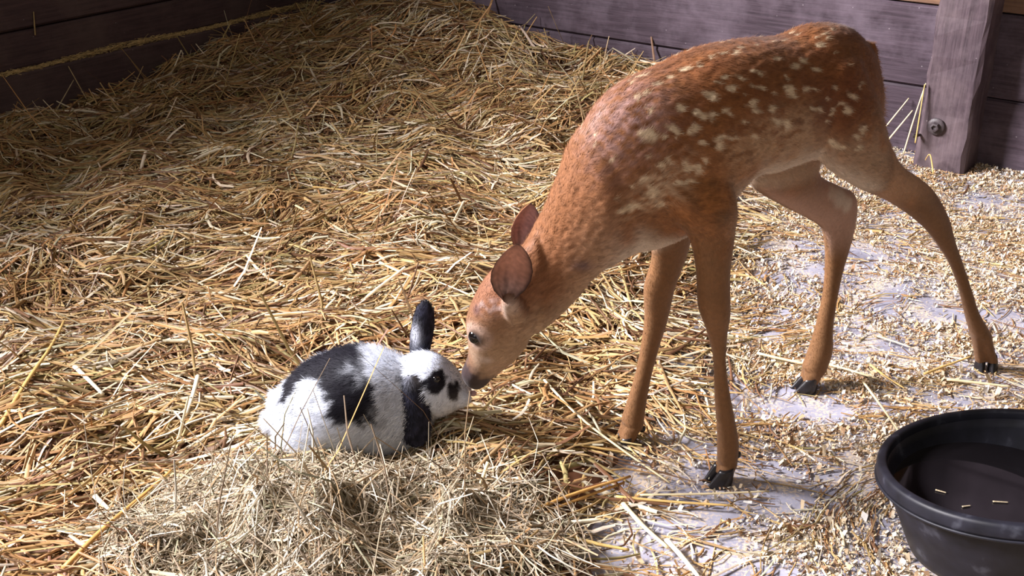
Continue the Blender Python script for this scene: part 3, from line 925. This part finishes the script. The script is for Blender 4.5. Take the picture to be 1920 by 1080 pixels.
    for (px, py, r, st) in [(1590, 170, .05, .5), (1585, 225, .04, .55), (1540, 215, .018, .5), (1545, 180, .02, .4)]:
        p = hit(px, py)
        if p is not None: C = mix(C, [.15, .042, .012], st * np.exp(-(np.linalg.norm(V - p, axis=1) / r)**2))
    for (px, py, r, st) in [(1235, 345, .022, .32), (1215, 372, .02, .32), (1285, 312, .022, .28), (1180, 395, .018, .25), (1262, 355, .02, .25)]:
        p = hit(px, py)
        if p is not None: C = mix(C, [.62, .44, .27], st * np.exp(-(np.linalg.norm(V - p, axis=1) / r)**2) * (1 + .6 * ns_ + .5 * n2(V)).clip(0, 2))
    # purplish sheen of light on withers and shoulder, painted into the coat
    for (px, py, r, st) in [(1185, 205, .055, .28), (1150, 240, .04, .22), (1130, 300, .03, .15)]:
        p = hit(px, py)
        if p is not None: C = mix(C, [.42, .26, .24], st * np.exp(-(np.linalg.norm(V - p, axis=1) / r)**2) * (1 + .8 * n2(V)))
    # spots: rows along the back, scattered on flank, haunch and shoulder
    Z3 = [(945,98,12),(1125,82,9),(1085,98,10),(1055,120,10),(1105,118,8),(1068,143,12),(860,135,10),(835,140,8),(785,148,13),(715,160,14),(712,188,12),(648,182,12),(585,202,15),(535,232,12),(475,258,16),(420,292,15),(360,325,16),(295,360,14),(335,355,10),(270,385,10),(230,310,10),(290,288,10),(920,132,9),(975,135,8),
          (885,213,13),(1000,225,18),(960,240,16),(1055,265,14),(1145,180,9),(1200,240,9),(650,290,13),(725,295,20),(800,275,14),(925,295,14),(620,318,10),(675,338,16),(770,328,10),(808,335,14),(585,375,22),(740,355,9),(1010,340,18),(1055,345,10),(870,350,14),(940,350,26),(965,375,14),(1140,345,11),(1100,380,11),(1220,370,20),(1255,320,10),
          (455,430,18),(540,455,24),(600,465,16),(665,432,18),(680,462,12),(770,410,18),(785,438,16),(860,432,16),(1045,430,14),(1070,440,12),(730,480,12),(1135,425,14),(1130,450,11),(1200,437,20),(1165,410,10),(1105,485,12),
          (430,520,24),(520,525,20),(320,555,28),(380,560,16),(430,560,12),(555,588,18),(640,565,24),(690,560,12),(880,490,20),(930,500,26),(1260,520,18),(1225,550,16),(1140,590,20),(1170,605,12),(1250,600,16),
          (410,665,16),(380,690,18),(490,690,20),(530,700,18),(560,660,16),(300,750,22),(330,790,20),(325,820,22),(360,850,16),(450,760,18),(500,755,14),(180,840,12),(200,880,18),(240,870,16),(270,865,14),(145,660,11),(90,545,12),(75,600,10),(320,440,12),(640,600,18),(780,560,14),(240,780,12),(320,640,10)]
    warp = np.stack([Noise3(11, .022)(V), Noise3(12, .022)(V), Noise3(13, .022)(V)], 1) * .0019
    for (X, Y, r) in Z3:
        p = hit(1080 + .4258 * X, 20 + .4258 * Y)
        if p is None: continue
        dep = np.linalg.norm(p - CAMP)
        rm = (r + 1.0) * .4258 * dep / FPX * .80
        for q in (p, p - 2 * FL * (p @ FL - FC)):
            d = V + warp - q
            al = FH * .9 + np.array([0, 0, .35 + .3 * math.sin(X)]); al = unit(al)
            k = d @ al
            dd = np.sqrt(np.maximum((d**2).sum(1) - k * k, 0) + (k / 1.9)**2)
            C = mix(C, [.80, .62, .40], (.9 if r > 11 else .75) * sstep(rm * 1.35, rm * .5, dd))
    # face
    hs = np.array([r[0] for r in hr])
    def near(p, r): return np.exp(-(np.linalg.norm(V - p, axis=1) / r)**2)
    nose_tip = hr[8][0] + hfr * .006 + hax * .010
    C = mix(C, [.48, .30, .20], .4 * near(hr[5][0] - hfr * .02 + HL * .02, .030) + .45 * near(hr[5][0] - hfr * .02 - HL * .02, .030))
    C = mix(C, [.09, .05, .047], .9 * near(hr[7][0] + hfr * .012, .026))
    C = mix(C, [.028, .018, .020], np.clip(1.7 * near(nose_tip, .024), 0, 1))
    av = (V - hr[6][0]) @ hax + .25 * ((V - hr[6][0]) @ hfr)
    C = mix(C, [.040, .024, .026], .92 * sstep(-.004, .014, av + .003 * n2(V)) * np.clip(3 * near(hr[8][0], .06), 0, 1))
    C = mix(C, [.022, .013, .014], .95 * near(hr[8][0] - hfr * .014 + hax * .004, .013))
    lip = hit(912, 676)
    if lip is not None: C = mix(C, [.72, .58, .52], .7 * near(lip, .0075))
    C = mix(C, [.27, .115, .065], .7 * near(hr[2][0] + hfr * .045, .05))
    ep = hit(892, 634)
    em = ep - 2 * HL * ((ep - hr[4][0]) @ HL)
    for q in (ep, em):
        C = mix(C, [.66, .46, .36], .75 * np.exp(-((np.linalg.norm(V - q, axis=1) - .017) / .007)**2))
        C = mix(C, [.03, .016, .014], 1.2 * near(q, .0135))
        C = mix(C, [.05, .03, .028], .8 * near(q + hax * .013 - hfr * .001, .006))
    er = hit(957, 578)
    C = mix(C, [.56, .44, .36], .7 * near(er, .016))
    for q_ in ((905, 575), (915, 585), (925, 572), (935, 580)):
        q3 = hit(*q_)
        if q3 is not None: C = mix(C, [.46, .32, .28], .45 * near(q3, .008) * (1 + n2(V)))
    hpit = hit(893, 582)
    if hpit is not None: C = mix(C, [.10, .05, .06], .7 * near(hpit, .008))
    scar = hit(1092, 500)
    if scar is not None: C = mix(C, [.13, .08, .09], .75 * np.exp(-(np.linalg.norm((V - scar) * np.array([1, 1, 1.6]), axis=1) / .013)**2))
    C = np.clip(C * .88, .008, .95)
    set_tint(o.data, C)
    localise(o, root, org)
    # ---- fur
    # hair lies back along the trunk, along the neck, and down the legs
    flow = np.tile(-FH, (len(V), 1)) + np.array([0, 0, -.35])
    flow = np.where((fore > .4)[:, None], -FH * .75 + np.array([0, 0, .75]) * .9, flow)
    lg = sstep(.46, .36, z) * (s < -.84)
    flow = flow * (1 - lg)[:, None] + np.array([0, 0, -1.0]) * lg[:, None]
    ln = np.full(len(V), .0085)
    ln = ln * (1 - .55 * lg); ln = np.where(s > -.70, .0065, ln)
    hd = np.exp(-(np.linalg.norm(V - hr[6][0], axis=1) / .07)**2); ln = ln * (1 - .7 * hd)
    ln[np.linalg.norm(V - ep, axis=1) < .014] = 0; ln[np.linalg.norm(V - nose_tip, axis=1) < .022] = 0
    C0 = C
    tl = sstep(-1.27, -1.285, s) * sstep(.45, .5, z); ln = ln * (1 + .8 * tl)
    fur('fur', V, Nn, T, C, 200000, ln, flow, .10, .00055, M_fur, root, org, jitter=.16)
    # ---- eyes
    em = np.array(bvh.ray_cast(Vector(em - HL * .08), Vector(HL))[0])
    for q, sg in ((ep, 1), (em, -1)):
        e = eyeball('eye', q - (HL * sg + hfr * .2) * .0066, .0108, HL * sg + hfr * .25, root, org, M_eye)
    # ---- ears
    wprof = ([0, .08, .2, .36, .52, .7, .85, .95, 1], [.14, .36, .74, .97, 1.0, .84, .55, .26, .04])
    def ear(base, tip, lft, rgt, off, far):
        P = lambda q, d=0: at_pl(q[0], q[1], FL, FC + off + d)
        toward = unit(np.array([-.1, -1, .35]))
        v, f, e, inn, lt = leaf(P(base), P(tip, -.004), P(lft), P(rgt, .012 if not far else .004), .024, .0035, toward, wprof, curl=.010)
        vi = inn > 0
        col = np.where(vi[:, None], np.array([.52, .255, .175]) if not far else np.array([.56, .36, .36]), np.array([.36, .135, .05]))  # far ear's inside painted paler and purpler to offset the neck's shadow
        tt = ((v - P(base)) @ unit(P(tip) - P(base))) / np.linalg.norm(P(tip) - P(base))
        col = col + (np.array([.56, .40, .36]) - col) * (vi * sstep(.45, .05, tt) * .6)[:, None]
        fold = np.exp(-((lt - .12 + .25 * tt) / .10)**2) * sstep(.62, .25, tt) + .5 * np.exp(-((lt + .45) / .07)**2) * sstep(.75, .4, tt) + .45 * np.exp(-((lt - .55) / .08)**2) * sstep(.7, .4, tt)  # shade in the ear's folds painted as dark streaks, with vein lines
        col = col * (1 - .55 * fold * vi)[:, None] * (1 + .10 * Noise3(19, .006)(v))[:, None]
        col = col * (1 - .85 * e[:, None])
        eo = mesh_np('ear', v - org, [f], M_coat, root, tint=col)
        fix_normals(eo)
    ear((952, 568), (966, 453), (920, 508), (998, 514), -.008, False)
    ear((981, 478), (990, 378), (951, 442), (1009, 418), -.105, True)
    # ---- hooves: two claws each
    def hoof(px, py, off, toe, hgt, wid, ln_, spread=.010):
        c = at_pl(px, py, FL, FC + off); c[2] = 0
        toe = unit([toe[0], toe[1], 0]); sd = np.array([-toe[1], toe[0], 0])
        V2, F2, b = [], [], 0
        for sg in (-1, 1):
            K = Skin()
            rings = []
            cc = c + sd * sg * wid * .52
            for t, zz, l0, ww in ((0, .0015, .50, 1.0), (.25, hgt * .25, .47, 1.0), (.5, hgt * .5, .42, .96), (.8, hgt * .85, .34, .86), (1, hgt * 1.1, .28, .74)):
                ctr = cc + toe * ln_ * (.22 - .26 * t) + np.array([0, 0, zz]) + sd * sg * spread * (.25 - .25 * t)
                rings.append((ctr, toe * ln_ * l0 + np.array([0, 0, -.18 * ln_ * l0 * t]), sd * wid * .5 * ww))
            K.loft(rings, cap=.02, sub=2, n=14)
            vv = K.V[0]
            a = (vv - cc) @ toe; bq = (vv - cc) @ sd                    # pointed toe
            pinch = 1 - .55 * sstep(.1 * ln_, .75 * ln_, a)
            vv = vv + sd[None] * ((pinch - 1) * (bq + sg * wid * .15))[:, None]
            vv[:, 2] = np.maximum(vv[:, 2], .001)
            V2.append(vv); F2 += [[i + b for i in f] for f in K.F]; b += len(vv)
        V2 = np.concatenate(V2)
        me = bpy.data.meshes.new('hoof'); me.from_pydata((V2 - org).tolist(), [], F2); me.update()
        me.polygons.foreach_set('use_smooth', np.ones(len(me.polygons), bool)); me.materials.append(M_horn)
        ho = bpy.data.objects.new('hoof', me); link(ho, root); fix_normals(ho)
    for (st, px, py, off, toe, hgt, wid, ln_, sp) in FEET: hoof(px, py, off, toe, hgt, wid, ln_, sp)
    # dewclaws at the back of the front pasterns
    for (px, py, off) in ((1377, 848, .075), (1199, 800, -.080)):
        p = at_pl(px, py, FL, FC + off)
        for sg in (-1, 1):
            K = Skin(); q = p + FL * sg * .008
            K.ball(q, np.array([0, 0, .006]), -FH * .006, FL * .004)
            me = bpy.data.meshes.new('dewclaw'); me.from_pydata((K.V[0] - org).tolist(), [], K.F); me.materials.append(M_horn)
            me.polygons.foreach_set('use_smooth', np.ones(len(me.polygons), bool))
            d = bpy.data.objects.new('dewclaw', me); link(d, root); fix_normals(d)
make_fawn()

# ================================================================== the lop-eared rabbit
def in_poly(x, y, poly):
    c = np.zeros(len(x), bool); n = len(poly)
    for i in range(n):
        (x0, y0), (x1, y1) = poly[i], poly[(i + 1) % n]
        if y0 == y1: continue
        k = ((y0 > y) != (y1 > y)) & (x < (x1 - x0) * (y - y0) / (y1 - y0) + x0)
        c ^= k
    return c

def poly_dist(x, y, poly):
    d = np.full(len(x), 1e9); n = len(poly)
    for i in range(n):
        a, b = np.array(poly[i], float), np.array(poly[(i + 1) % n], float); ab = b - a
        t = np.clip(((x - a[0]) * ab[0] + (y - a[1]) * ab[1]) / (ab @ ab + 1e-12), 0, 1)
        d = np.minimum(d, np.hypot(x - a[0] - t * ab[0], y - a[1] - t * ab[1]))
    return np.where(in_poly(x, y, poly), d, -d)

def make_rabbit():
    LAT = np.array([0, -1.0, 0]); RY = -1.505
    rr = lambda sts, sh=.97: px_rings(sts, LAT, RY, LAT, sh)
    S = Skin()
    body = [(522, 730, 520, 800, 0, .028), (540, 708, 535, 845, 0, .052), (570, 678, 562, 862, 0, .070), (609, 658, 610, 872, 0, .080), (652, 646, 656, 875, 0, .080),
            (698, 648, 704, 872, 0, .072), (738, 662, 744, 862, 0, .061), (766, 676, 778, 850, 0, .050), (788, 700, 806, 826, 0, .034)]
    S.loft(rr(body), cap=.5, n=28)
    head = [(752, 676, 758, 770, 0, .034), (775, 662, 782, 782, 0, .043), (800, 658, 806, 786, 0, .046), (824, 664, 829, 784, 0, .043), (845, 680, 849, 774, 0, .035),
            (861, 700, 864, 764, 0, .027), (873, 718, 875, 757, 0, .019)]
    hr = rr(head); S.loft(hr, cap=.6, n=24)
    hx = np.array([1.0, 0, 0]); hz = np.array([0, 0, 1.0])
    for sg in (1, -1):
        S.ball(hr[5][0] + LAT * sg * .013 - hz * .006, hx * .018, hz * .015, LAT * .014)
        # forepaws and hind feet tucked in the hay
        p = at_pl(800, 838, LAT, RY); S.ball(p + LAT * sg * .026 + hx * .01, hx * .036, hz * .014, LAT * .013)
        p = at_pl(612, 862, LAT, RY); S.ball(p + LAT * sg * .055, hx * .055, hz * .015, LAT * .018)
        p = at_pl(596, 800, LAT, RY); S.ball(p + LAT * sg * .042, hx * .058, hz * .056, LAT * .040)
    S.ball(at_pl(523, 790, LAT, RY), hx * -.024, hz * .022, LAT * .022)
    org = np.array([-.235, 1.505, 0.0])
    root = empty('rabbit', org); bpy.context.view_layer.update()
    tag(root, 'small black and white lop-eared rabbit crouching in straw behind the hay', 'rabbit')
    o = S.build('body', .003, 6, M_rcoat, root)
    V, Nn, T = tri_data(o.data)
    bvh = BVHTree.FromPolygons(V.tolist(), T.tolist())
    def hit(px, py):
        r = bvh.ray_cast(Vector(CAMP), Vector(ray(px, py)).normalized()); return np.array(r[0]) if r[0] else None
    # markings live in the rabbit's own frame: along its length and round its girth, same on both flanks
    ctr = np.array([[r[0][0], r[0][2]] for r in rr(body) + hr[2:]]); od = np.argsort(ctr[:, 0]); ctr = ctr[od]
    def girth(P):
        y = -(P[:, 1] - 1.505); zc = np.interp(P[:, 0], ctr[:, 0], ctr[:, 1])
        return P[:, 0], np.arctan2(y, P[:, 2] - zc) * .08
    gxv, gyv = girth(V)
    n1, n2 = Noise3(5, .016), Noise3(6, .05)
    wob = .0035 * n1(V) + .004 * n2(V)
    white, black, grey = np.array([.73, .77, .86]), np.array([.010, .009, .015]), np.array([.30, .30, .36])
    C = np.tile(white, (len(V), 1))
    def patch(pts, col, soft, st=1.0):
        nonlocal C
        H = [hit(*p) for p in pts]; H = np.array([h for h in H if h is not None])
        a, b = girth(H)
        pl_ = list(zip(a, b)); d = np.maximum(poly_dist(gxv, gyv, pl_), poly_dist(gxv, -gyv, pl_)) + wob
        f = st * sstep(-soft, soft, d)
        C = C + (np.asarray(col) - C) * f[:, None]
    # saddle: down the rump, over the back and down the flank behind the shoulder
    patch([(530, 752), (538, 722), (556, 700), (585, 678), (618, 660), (650, 651), (690, 648), (712, 652), (700, 662), (690, 678), (682, 700), (690, 716), (700, 740), (706, 765),
           (703, 786), (690, 798), (672, 788), (652, 782), (632, 776), (622, 752), (604, 742), (606, 712), (590, 708), (570, 722), (552, 742), (545, 758)], black, .006)
    patch([(676, 655), (705, 652), (722, 664), (712, 672), (690, 676)], white, .006, .6)
    patch([(640, 735), (690, 725), (700, 745), (690, 770), (660, 760)], black, .008, .6)
    for (px, py, r, st) in [(668, 690, .012, .4), (650, 700, .007, .25), (678, 712, .010, .35), (598, 772, .012, .25), (556, 770, .012, .45), (720, 745, .02, .35), (716, 790, .012, .5), (586, 800, .01, .45), (775, 690, .012, .4), (752, 712, .014, .4), (762, 700, .010, .5)]:
        p = hit(px, py)
        if p is None: continue
        for q in (p, p * np.array([1, -1, 1]) + np.array([0, 3.01, 0])):
            d = np.linalg.norm(V - q, axis=1)
            C = C + ((white if px in (668, 650, 678) else grey * .5) - C) * (st * np.exp(-(d / r)**2) * (.6 + .6 * np.clip(n1(V), -1, 1)))[:, None]
    patch([(756, 706), (768, 700), (784, 690), (792, 694), (790, 706), (786, 716), (770, 720), (757, 716)], grey * .25, .005, .75)
    # eye patch and muzzle smudge
    patch([(789, 716), (800, 706), (818, 698), (831, 701), (834, 714), (829, 726), (812, 731), (790, 731)], black, .0025)
    p = hit(852, 733)
    for q in (p, p * np.array([1, -1, 1]) + np.array([0, 3.01, 0])):
        C = C + (black - C) * sstep(.0165, .0115, np.linalg.norm(V - q, axis=1) + wob * .5)[:, None]
    # nose and chin
    tip = hr[6][0] + hx * .010
    C = C + (np.array([.55, .38, .38]) - C) * (.8 * np.exp(-(np.linalg.norm(V - tip, axis=1) / .007)**2))[:, None]
    chin = np.array(at_pl(850, 785, LAT, RY))
    C = C + (np.array([.74, .64, .58]) - C) * (.6 * np.exp(-(np.linalg.norm((V - chin) * np.array([1, .6, 1]), axis=1) / .04)**2))[:, None]
    C = np.clip(C, .008, .92)
    set_tint(o.data, C)
    localise(o, root, org)
    flow = np.tile(np.array([-1.0, 0, -.45]), (len(V), 1))
    hm = sstep(-.13, -.11, V[:, 0])
    ln = .0125 * (1 - .62 * hm) * np.where(V[:, 2] < .03, .6, 1)
    eyep = hit(818, 714); eyem = eyep * np.array([1, -1, 1]) + np.array([0, 3.01, 0])
    ln[np.linalg.norm(V - tip, axis=1) < .008] = 0
    for q in (eyep, eyem): ln[np.linalg.norm(V - q, axis=1) < .006] = 0
    fur('fur', V, Nn, T, C, 100000, ln, flow, .40, .0008, M_rfur, root, org, jitter=.26)
    for q, sg in ((eyep, 1), (eyem, -1)):
        eyeball('eye', q - LAT * sg * .0044, .0068, LAT * sg + hx * .3 + hz * .2, root, org, M_eye)
    nose = Skin(); nose.ball(tip + hx * .001, hx * .005, hz * .004, LAT * .006)
    me = bpy.data.meshes.new('nose'); me.from_pydata((nose.V[0] - org).tolist(), [], nose.F)
    me.materials.append(plain_mat('rabbit_nose', (.45, .28, .28), .5, .4, .1)); me.polygons.foreach_set('use_smooth', np.ones(len(me.polygons), bool))
    no = bpy.data.objects.new('nose', me); link(no, root); fix_normals(no)
    # lop ears: one hanging by the cheek, the other standing up
    def ear(base, tip, lft, rgt, off, d_tip, wprof, streak):
        P = lambda q, d=0: at_pl(q[0], q[1], LAT, RY + off + d)
        v, f, e, inn, lt = leaf(P(base), P(tip, d_tip), P(lft, d_tip * .5), P(rgt, d_tip * .5), -.007, .008, LAT, wprof, n=21)
        t = ((v - P(base)) @ unit(P(tip, d_tip) - P(base))) / np.linalg.norm(P(tip, d_tip) - P(base))
        col = np.tile(np.array([.022, .022, .038]), (len(v), 1)) * (1 + .5 * Noise3(9, .012)(v))[:, None].clip(.5, 2)
        if streak:
            q = P((779, 634), .006); col = col + (np.array([.75, .78, .88]) - col) * (.9 * np.exp(-(np.linalg.norm((v - q) * np.array([1.7, 1, .8]), axis=1) / .0125)**2))[:, None]
            col = col + (np.array([.8, .74, .66]) - col) * (sstep(.55, 1, e) * sstep(.80, .95, t) * (v[:, 0] > P(tip)[0]))[:, None] * .8
        else:
            col = col + (np.array([.30, .31, .36]) - col) * (.5 * sstep(.22, .0, t))[:, None]
        eo = mesh_np('ear', v - org, [f], M_rcoat, root, tint=np.clip(col, .008, .9))
        fix_normals(eo)
        Ve, Ne, Te = tri_data(eo.data); Ve = Ve + org
        fur('fur', Ve, Ne, Te, np.clip(col, .008, .9), 5000, np.full(len(Ve), .007), np.tile(unit(P(tip) - P(base)), (len(Ve), 1)), .2, .0009, M_rfur, root, org, jitter=.15)
    ear((773, 703), (781, 836), (747, 782), (806, 782), .034, .024, ([0, .1, .3, .55, .75, .9, .97, 1], [.32, .62, .90, 1, .98, .74, .44, .06]), False)
    ear((785, 668), (799, 566), (766, 618), (810, 618), -.026, -.010, ([0, .15, .4, .65, .85, .95, 1], [.75, .9, 1, .95, .8, .5, .08]), True)
make_rabbit()

# ================================================================== long stalks one can point to
def tube_stalk(P, w, col, label, k=8, group=None):
    """one straw: hollow-looking round stalk with nodes through the points P"""
    P = catmull(np.array(P), 5)
    n = len(P); T = np.gradient(P, axis=0); T /= np.linalg.norm(T, axis=1)[:, None]
    V, F = [], []
    L = np.r_[0, np.cumsum(np.linalg.norm(np.diff(P, axis=0), axis=1))]; L /= L[-1]
    for i in range(n):
        up = np.array([0, 0, 1.0]) if abs(T[i][2]) < .9 else np.array([1.0, 0, 0])
        a = unit(np.cross(T[i], up)); b = np.cross(a, T[i])
        r = w / 2 * (1 + .18 * math.exp(-((L[i] - .38) / .02)**2)) * (1 - .3 * L[i])
        for j in range(k):
            t = 2 * math.pi * j / k
            V.append(P[i] + (a * math.cos(t) + b * math.sin(t) * .7) * r)
    for i in range(n - 1):
        for j in range(k): F.append([i * k + j, i * k + (j + 1) % k, (i + 1) * k + (j + 1) % k, (i + 1) * k + j])
    caps = np.array([list(range(k))[::-1], [(n - 1) * k + j for j in range(k)]])
    V = np.array(V); c = np.tile(np.asarray(col), (len(V), 1)) * np.repeat(1 + .12 * np.sin(L * 25), k)[:, None]
    o = mesh_np('straw_stalk', V, [np.array(F), caps], M_straw, tint=c, origin=P[0])
    tag(o, label, 'straw', group)
    return o

def surf(px, py, lift):
    z = 0.0
    for _ in range(12):
        p = at_z(px, py, z + lift); z = .5 * z + .5 * float(bed(p[0], p[1]) + heap(p[0], p[1]))
    return at_z(px, py, z + lift)

def lying(pts, w, col, label, lift=.018, lift2=None, sagm=0.0):
    lift2 = lift if lift2 is None else lift2
    m = len(pts)
    P = [surf(x, y, lift + (lift2 - lift) * i / (m - 1)) for i, (x, y) in enumerate(pts)]
    tube_stalk(P, w, col, label)

PL_, GO_, OR_, WH_, OL_ = (.86, .72, .44), (.72, .48, .17), (.60, .33, .10), (.92, .84, .64), (.55, .45, .15)
lying([(485, 250), (533, 228), (580, 203)], .0065, PL_, 'thick pale straw stalk slanting up the shaded straw slope', .03)
lying([(554, 385), (638, 430), (721, 487)], .0060, PL_, 'long pale straw stalk on the open straw midway between corner and rabbit', .03)
lying([(712, 492), (740, 505), (770, 518)], .0075, PL_, 'short thick straw stalk at the lower end of the long pale one', .03)
lying([(587, 350), (650, 357), (717, 369)], .0055, GO_, 'thin golden straw stalk lying level on the straw slope', .03)
lying([(200, 506), (258, 478), (312, 446)], .0060, OL_, 'greenish gold stalk in the shade along the dark wall', .03)
lying([(0, 798), (50, 715), (95, 650), (120, 602)], .0075, GO_, 'long straight golden stalk at the picture edge far from the tub', .03)
lying([(118, 1066), (190, 995), (260, 935), (322, 882)], .0080, OR_, 'longest orange stalk, on the straw beside the hay heap', .03)
lying([(140, 687), (168, 714), (193, 739)], .0090, WH_, 'flat whitish stalk lying behind the long golden stalk', .03)
lying([(371, 705), (361, 742), (349, 775)], .0085, WH_, 'flat whitish stalk pointing down the slope behind the rabbit rump', .03)
lying([(178, 930), (190, 942), (204, 955)], .0085, WH_, 'stubby whitish stalk piece near the longest orange stalk', .03)
lying([(1020, 712), (1085, 780), (1165, 842), (1256, 905)], .0050, PL_, 'long pale straw stalk crossing in front of the far fore hoof', .03, .014)
lying([(1045, 827), (1110, 838), (1178, 850)], .0050, GO_, 'golden straw stalk lying beneath the far fore hoof', .016)
lying([(918, 901), (960, 898), (1005, 897)], .0085, WH_, 'flat white straw blade on the floor between rabbit and near fore hoof', .016)
lying([(915, 866), (905, 895), (893, 926)], .0060, PL_, 'pale straw piece standing on end by the flat white blade', .045, .014)
lying([(846, 882), (856, 905), (866, 931)], .0060, PL_, 'bent pale straw piece at the edge of the hay heap', .020)
lying([(775, 875), (840, 876), (912, 868)], .0070, GO_, 'thick golden straw stalk under the rabbit chin', .016)
lying([(950, 825), (966, 856), (987, 891)], .0050, OL_, 'thin olive straw stalk between the rabbit and the fawn', .020)
lying([(1155, 931), (1250, 940), (1375, 948)], .0055, GO_, 'long thin straw stalk just in front of the near fore hoof', .012)
lying([(1195, 928), (1320, 926), (1442, 921)], .0045, PL_, 'thin pale stalk touching the tip of the near fore hoof', .010)
lying([(1168, 944), (1205, 985), (1252, 1027)], .0080, PL_, 'broad pale stalk on the bare floor in the front middle', .014)
lying([(1250, 1012), (1280, 1045), (1312, 1084)], .0085, WH_, 'broad whitish stalk running out of the bottom edge', .016)
lying([(960, 975), (1065, 930), (1182, 893)], .0070, OR_, 'orange straw stalk, upper one of the flattened bundle before the hoof', .018)
lying([(968, 985), (1060, 945), (1170, 905)], .0065, OR_, 'orange straw stalk, lower one of the flattened bundle before the hoof', .014)
lying([(1062, 1004), (1120, 1020), (1180, 1031)], .0070, GO_, 'golden stalk in front of the flattened orange bundle', .016)
lying([(997, 980), (1060, 980), (1130, 974)], .0085, WH_, 'white straw blade directly below the flattened orange bundle', .014)
lying([(1645, 630), (1676, 640), (1708, 651)], .0045, PL_, 'fine pale stalk on the shavings between the two hind hooves', .010)
lying([(1420, 662), (1500, 680), (1560, 685), (1648, 711)], .0065, PL_, 'long pale stalk lying behind the far hind hoof', .012)
lying([(1733, 701), (1775, 685), (1822, 668)], .0055, GO_, 'golden stalk pointing at the near hind hoof', .012)
lying([(1775, 711), (1835, 718), (1896, 725)], .0070, PL_, 'pale stalk lying in front of the near hind hoof', .010)
lying([(1632, 684), (1660, 705), (1696, 728)], .0050, GO_, 'thin golden stalk slanting between the far hind hoof and the tub', .012)
lying([(1618, 715), (1655, 765), (1692, 818)], .0050, PL_, 'pale stalk leaning on the back of the tub rim', .014, .11)
# stalks standing on end
def standing(pts, w, col, label, dep0, dep1=None):
    """points at a chosen distance y from the camera wall-wards"""
    dep1 = dep0 if dep1 is None else dep1
    n = np.array([0, 1.0, 0]); m = len(pts)
    tube_stalk([at_pl(x, y, n, dep0 + (dep1 - dep0) * i / (m - 1)) for i, (x, y) in enumerate(pts)], w, col, label)
g = surf(874, 262, .0)
standing([(874, 262), (873, 236), (872, 211)], .0055, PL_, 'short pale straw stub standing upright on the straw slope', g[1])
g = surf(551, 973, .0)
standing([(551, 973), (566, 880), (580, 795)], .0032, WH_, 'thin white stem standing upright in the hay heap before the rabbit', g[1])
g = surf(1128, 152, .0)
standing([(1128, 152), (1133, 115), (1136, 95), (1142, 68)], .0055, (.62, .46, .28), 'dry seed stem standing before the plank wall behind the fawn', g[1])
q0 = wallpt(1694, 288, .16); q1 = wallpt(1736, 156, .12)
tube_stalk([q0, (q0 + q1) / 2 + BN * .006, q1], .0055, PL_, 'tallest pale stalk leaning against the timber post')
q0 = wallpt(1716, 268, .15); q2 = q1 + np.array([-.004, -.004, -.002])
tube_stalk([q0, (q0 + q2) / 2, q2], .0050, GO_, 'second stalk leaning on the post, sharing its tip with the tallest')
q0 = wallpt(1662, 236, .07); q1 = wallpt(1704, 184, .012)
tube_stalk([q0, (q0 + q1) / 2, q1], .0045, PL_, 'upper of two stalks leaning on the planks beside the post')
q0 = wallpt(1664, 264, .08); q1 = wallpt(1711, 207, .02)
tube_stalk([q0, (q0 + q1) / 2, q1], .0055, PL_, 'lower of two stalks leaning on the planks beside the post')
q0 = wallpt(1750, 325, .20); q1 = wallpt(1744, 290, .16)
tube_stalk([q0, q1, wallpt(1735, 300, .15)], .0045, GO_, 'kinked straw at the foot of the timber post')
def lwall(px, py, off): return at_pl(px, py, LN, cL + off)
q0, q1 = lwall(168, 196, .09), lwall(128, 124, .046)
tube_stalk([q0, (q0 + q1) / 2, q1], .0050, (.55, .42, .22), 'dusty stalk hanging from the wall ledge down to the straw')
q0, q1 = lwall(98, 220, .09), lwall(138, 150, .06)
tube_stalk([q0, (q0 + q1) / 2, q1], .0045, (.50, .40, .24), 'dusty stalk propped under the one hanging from the ledge')
q0, q1 = lwall(66, 66, .004), lwall(63, 22, .004)
tube_stalk([q0, (q0 + q1) / 2, q1], .0060, (.50, .36, .16), 'straw caught upright on the dark boards above the ledge')

# bits of straw floating on the water
for i, (px, py, a, l) in enumerate([(1764, 921, .5, .014), (1876, 941, .1, .02), (1812, 949, -.2, .012)]):
    p = at_z(px, py, ZW + .0016); d = np.array([math.cos(a), -math.sin(a), 0]) * l / 2
    o = tube_stalk([p - d, p + d * .1, p + d], .0028, (.55, .45, .3), ['tiny straw scrap floating nearest the tub rim in view', 'straw scrap floating well out in the tub', 'small straw scrap floating behind the front rim'][i])
    o.name = 'straw_scrap'
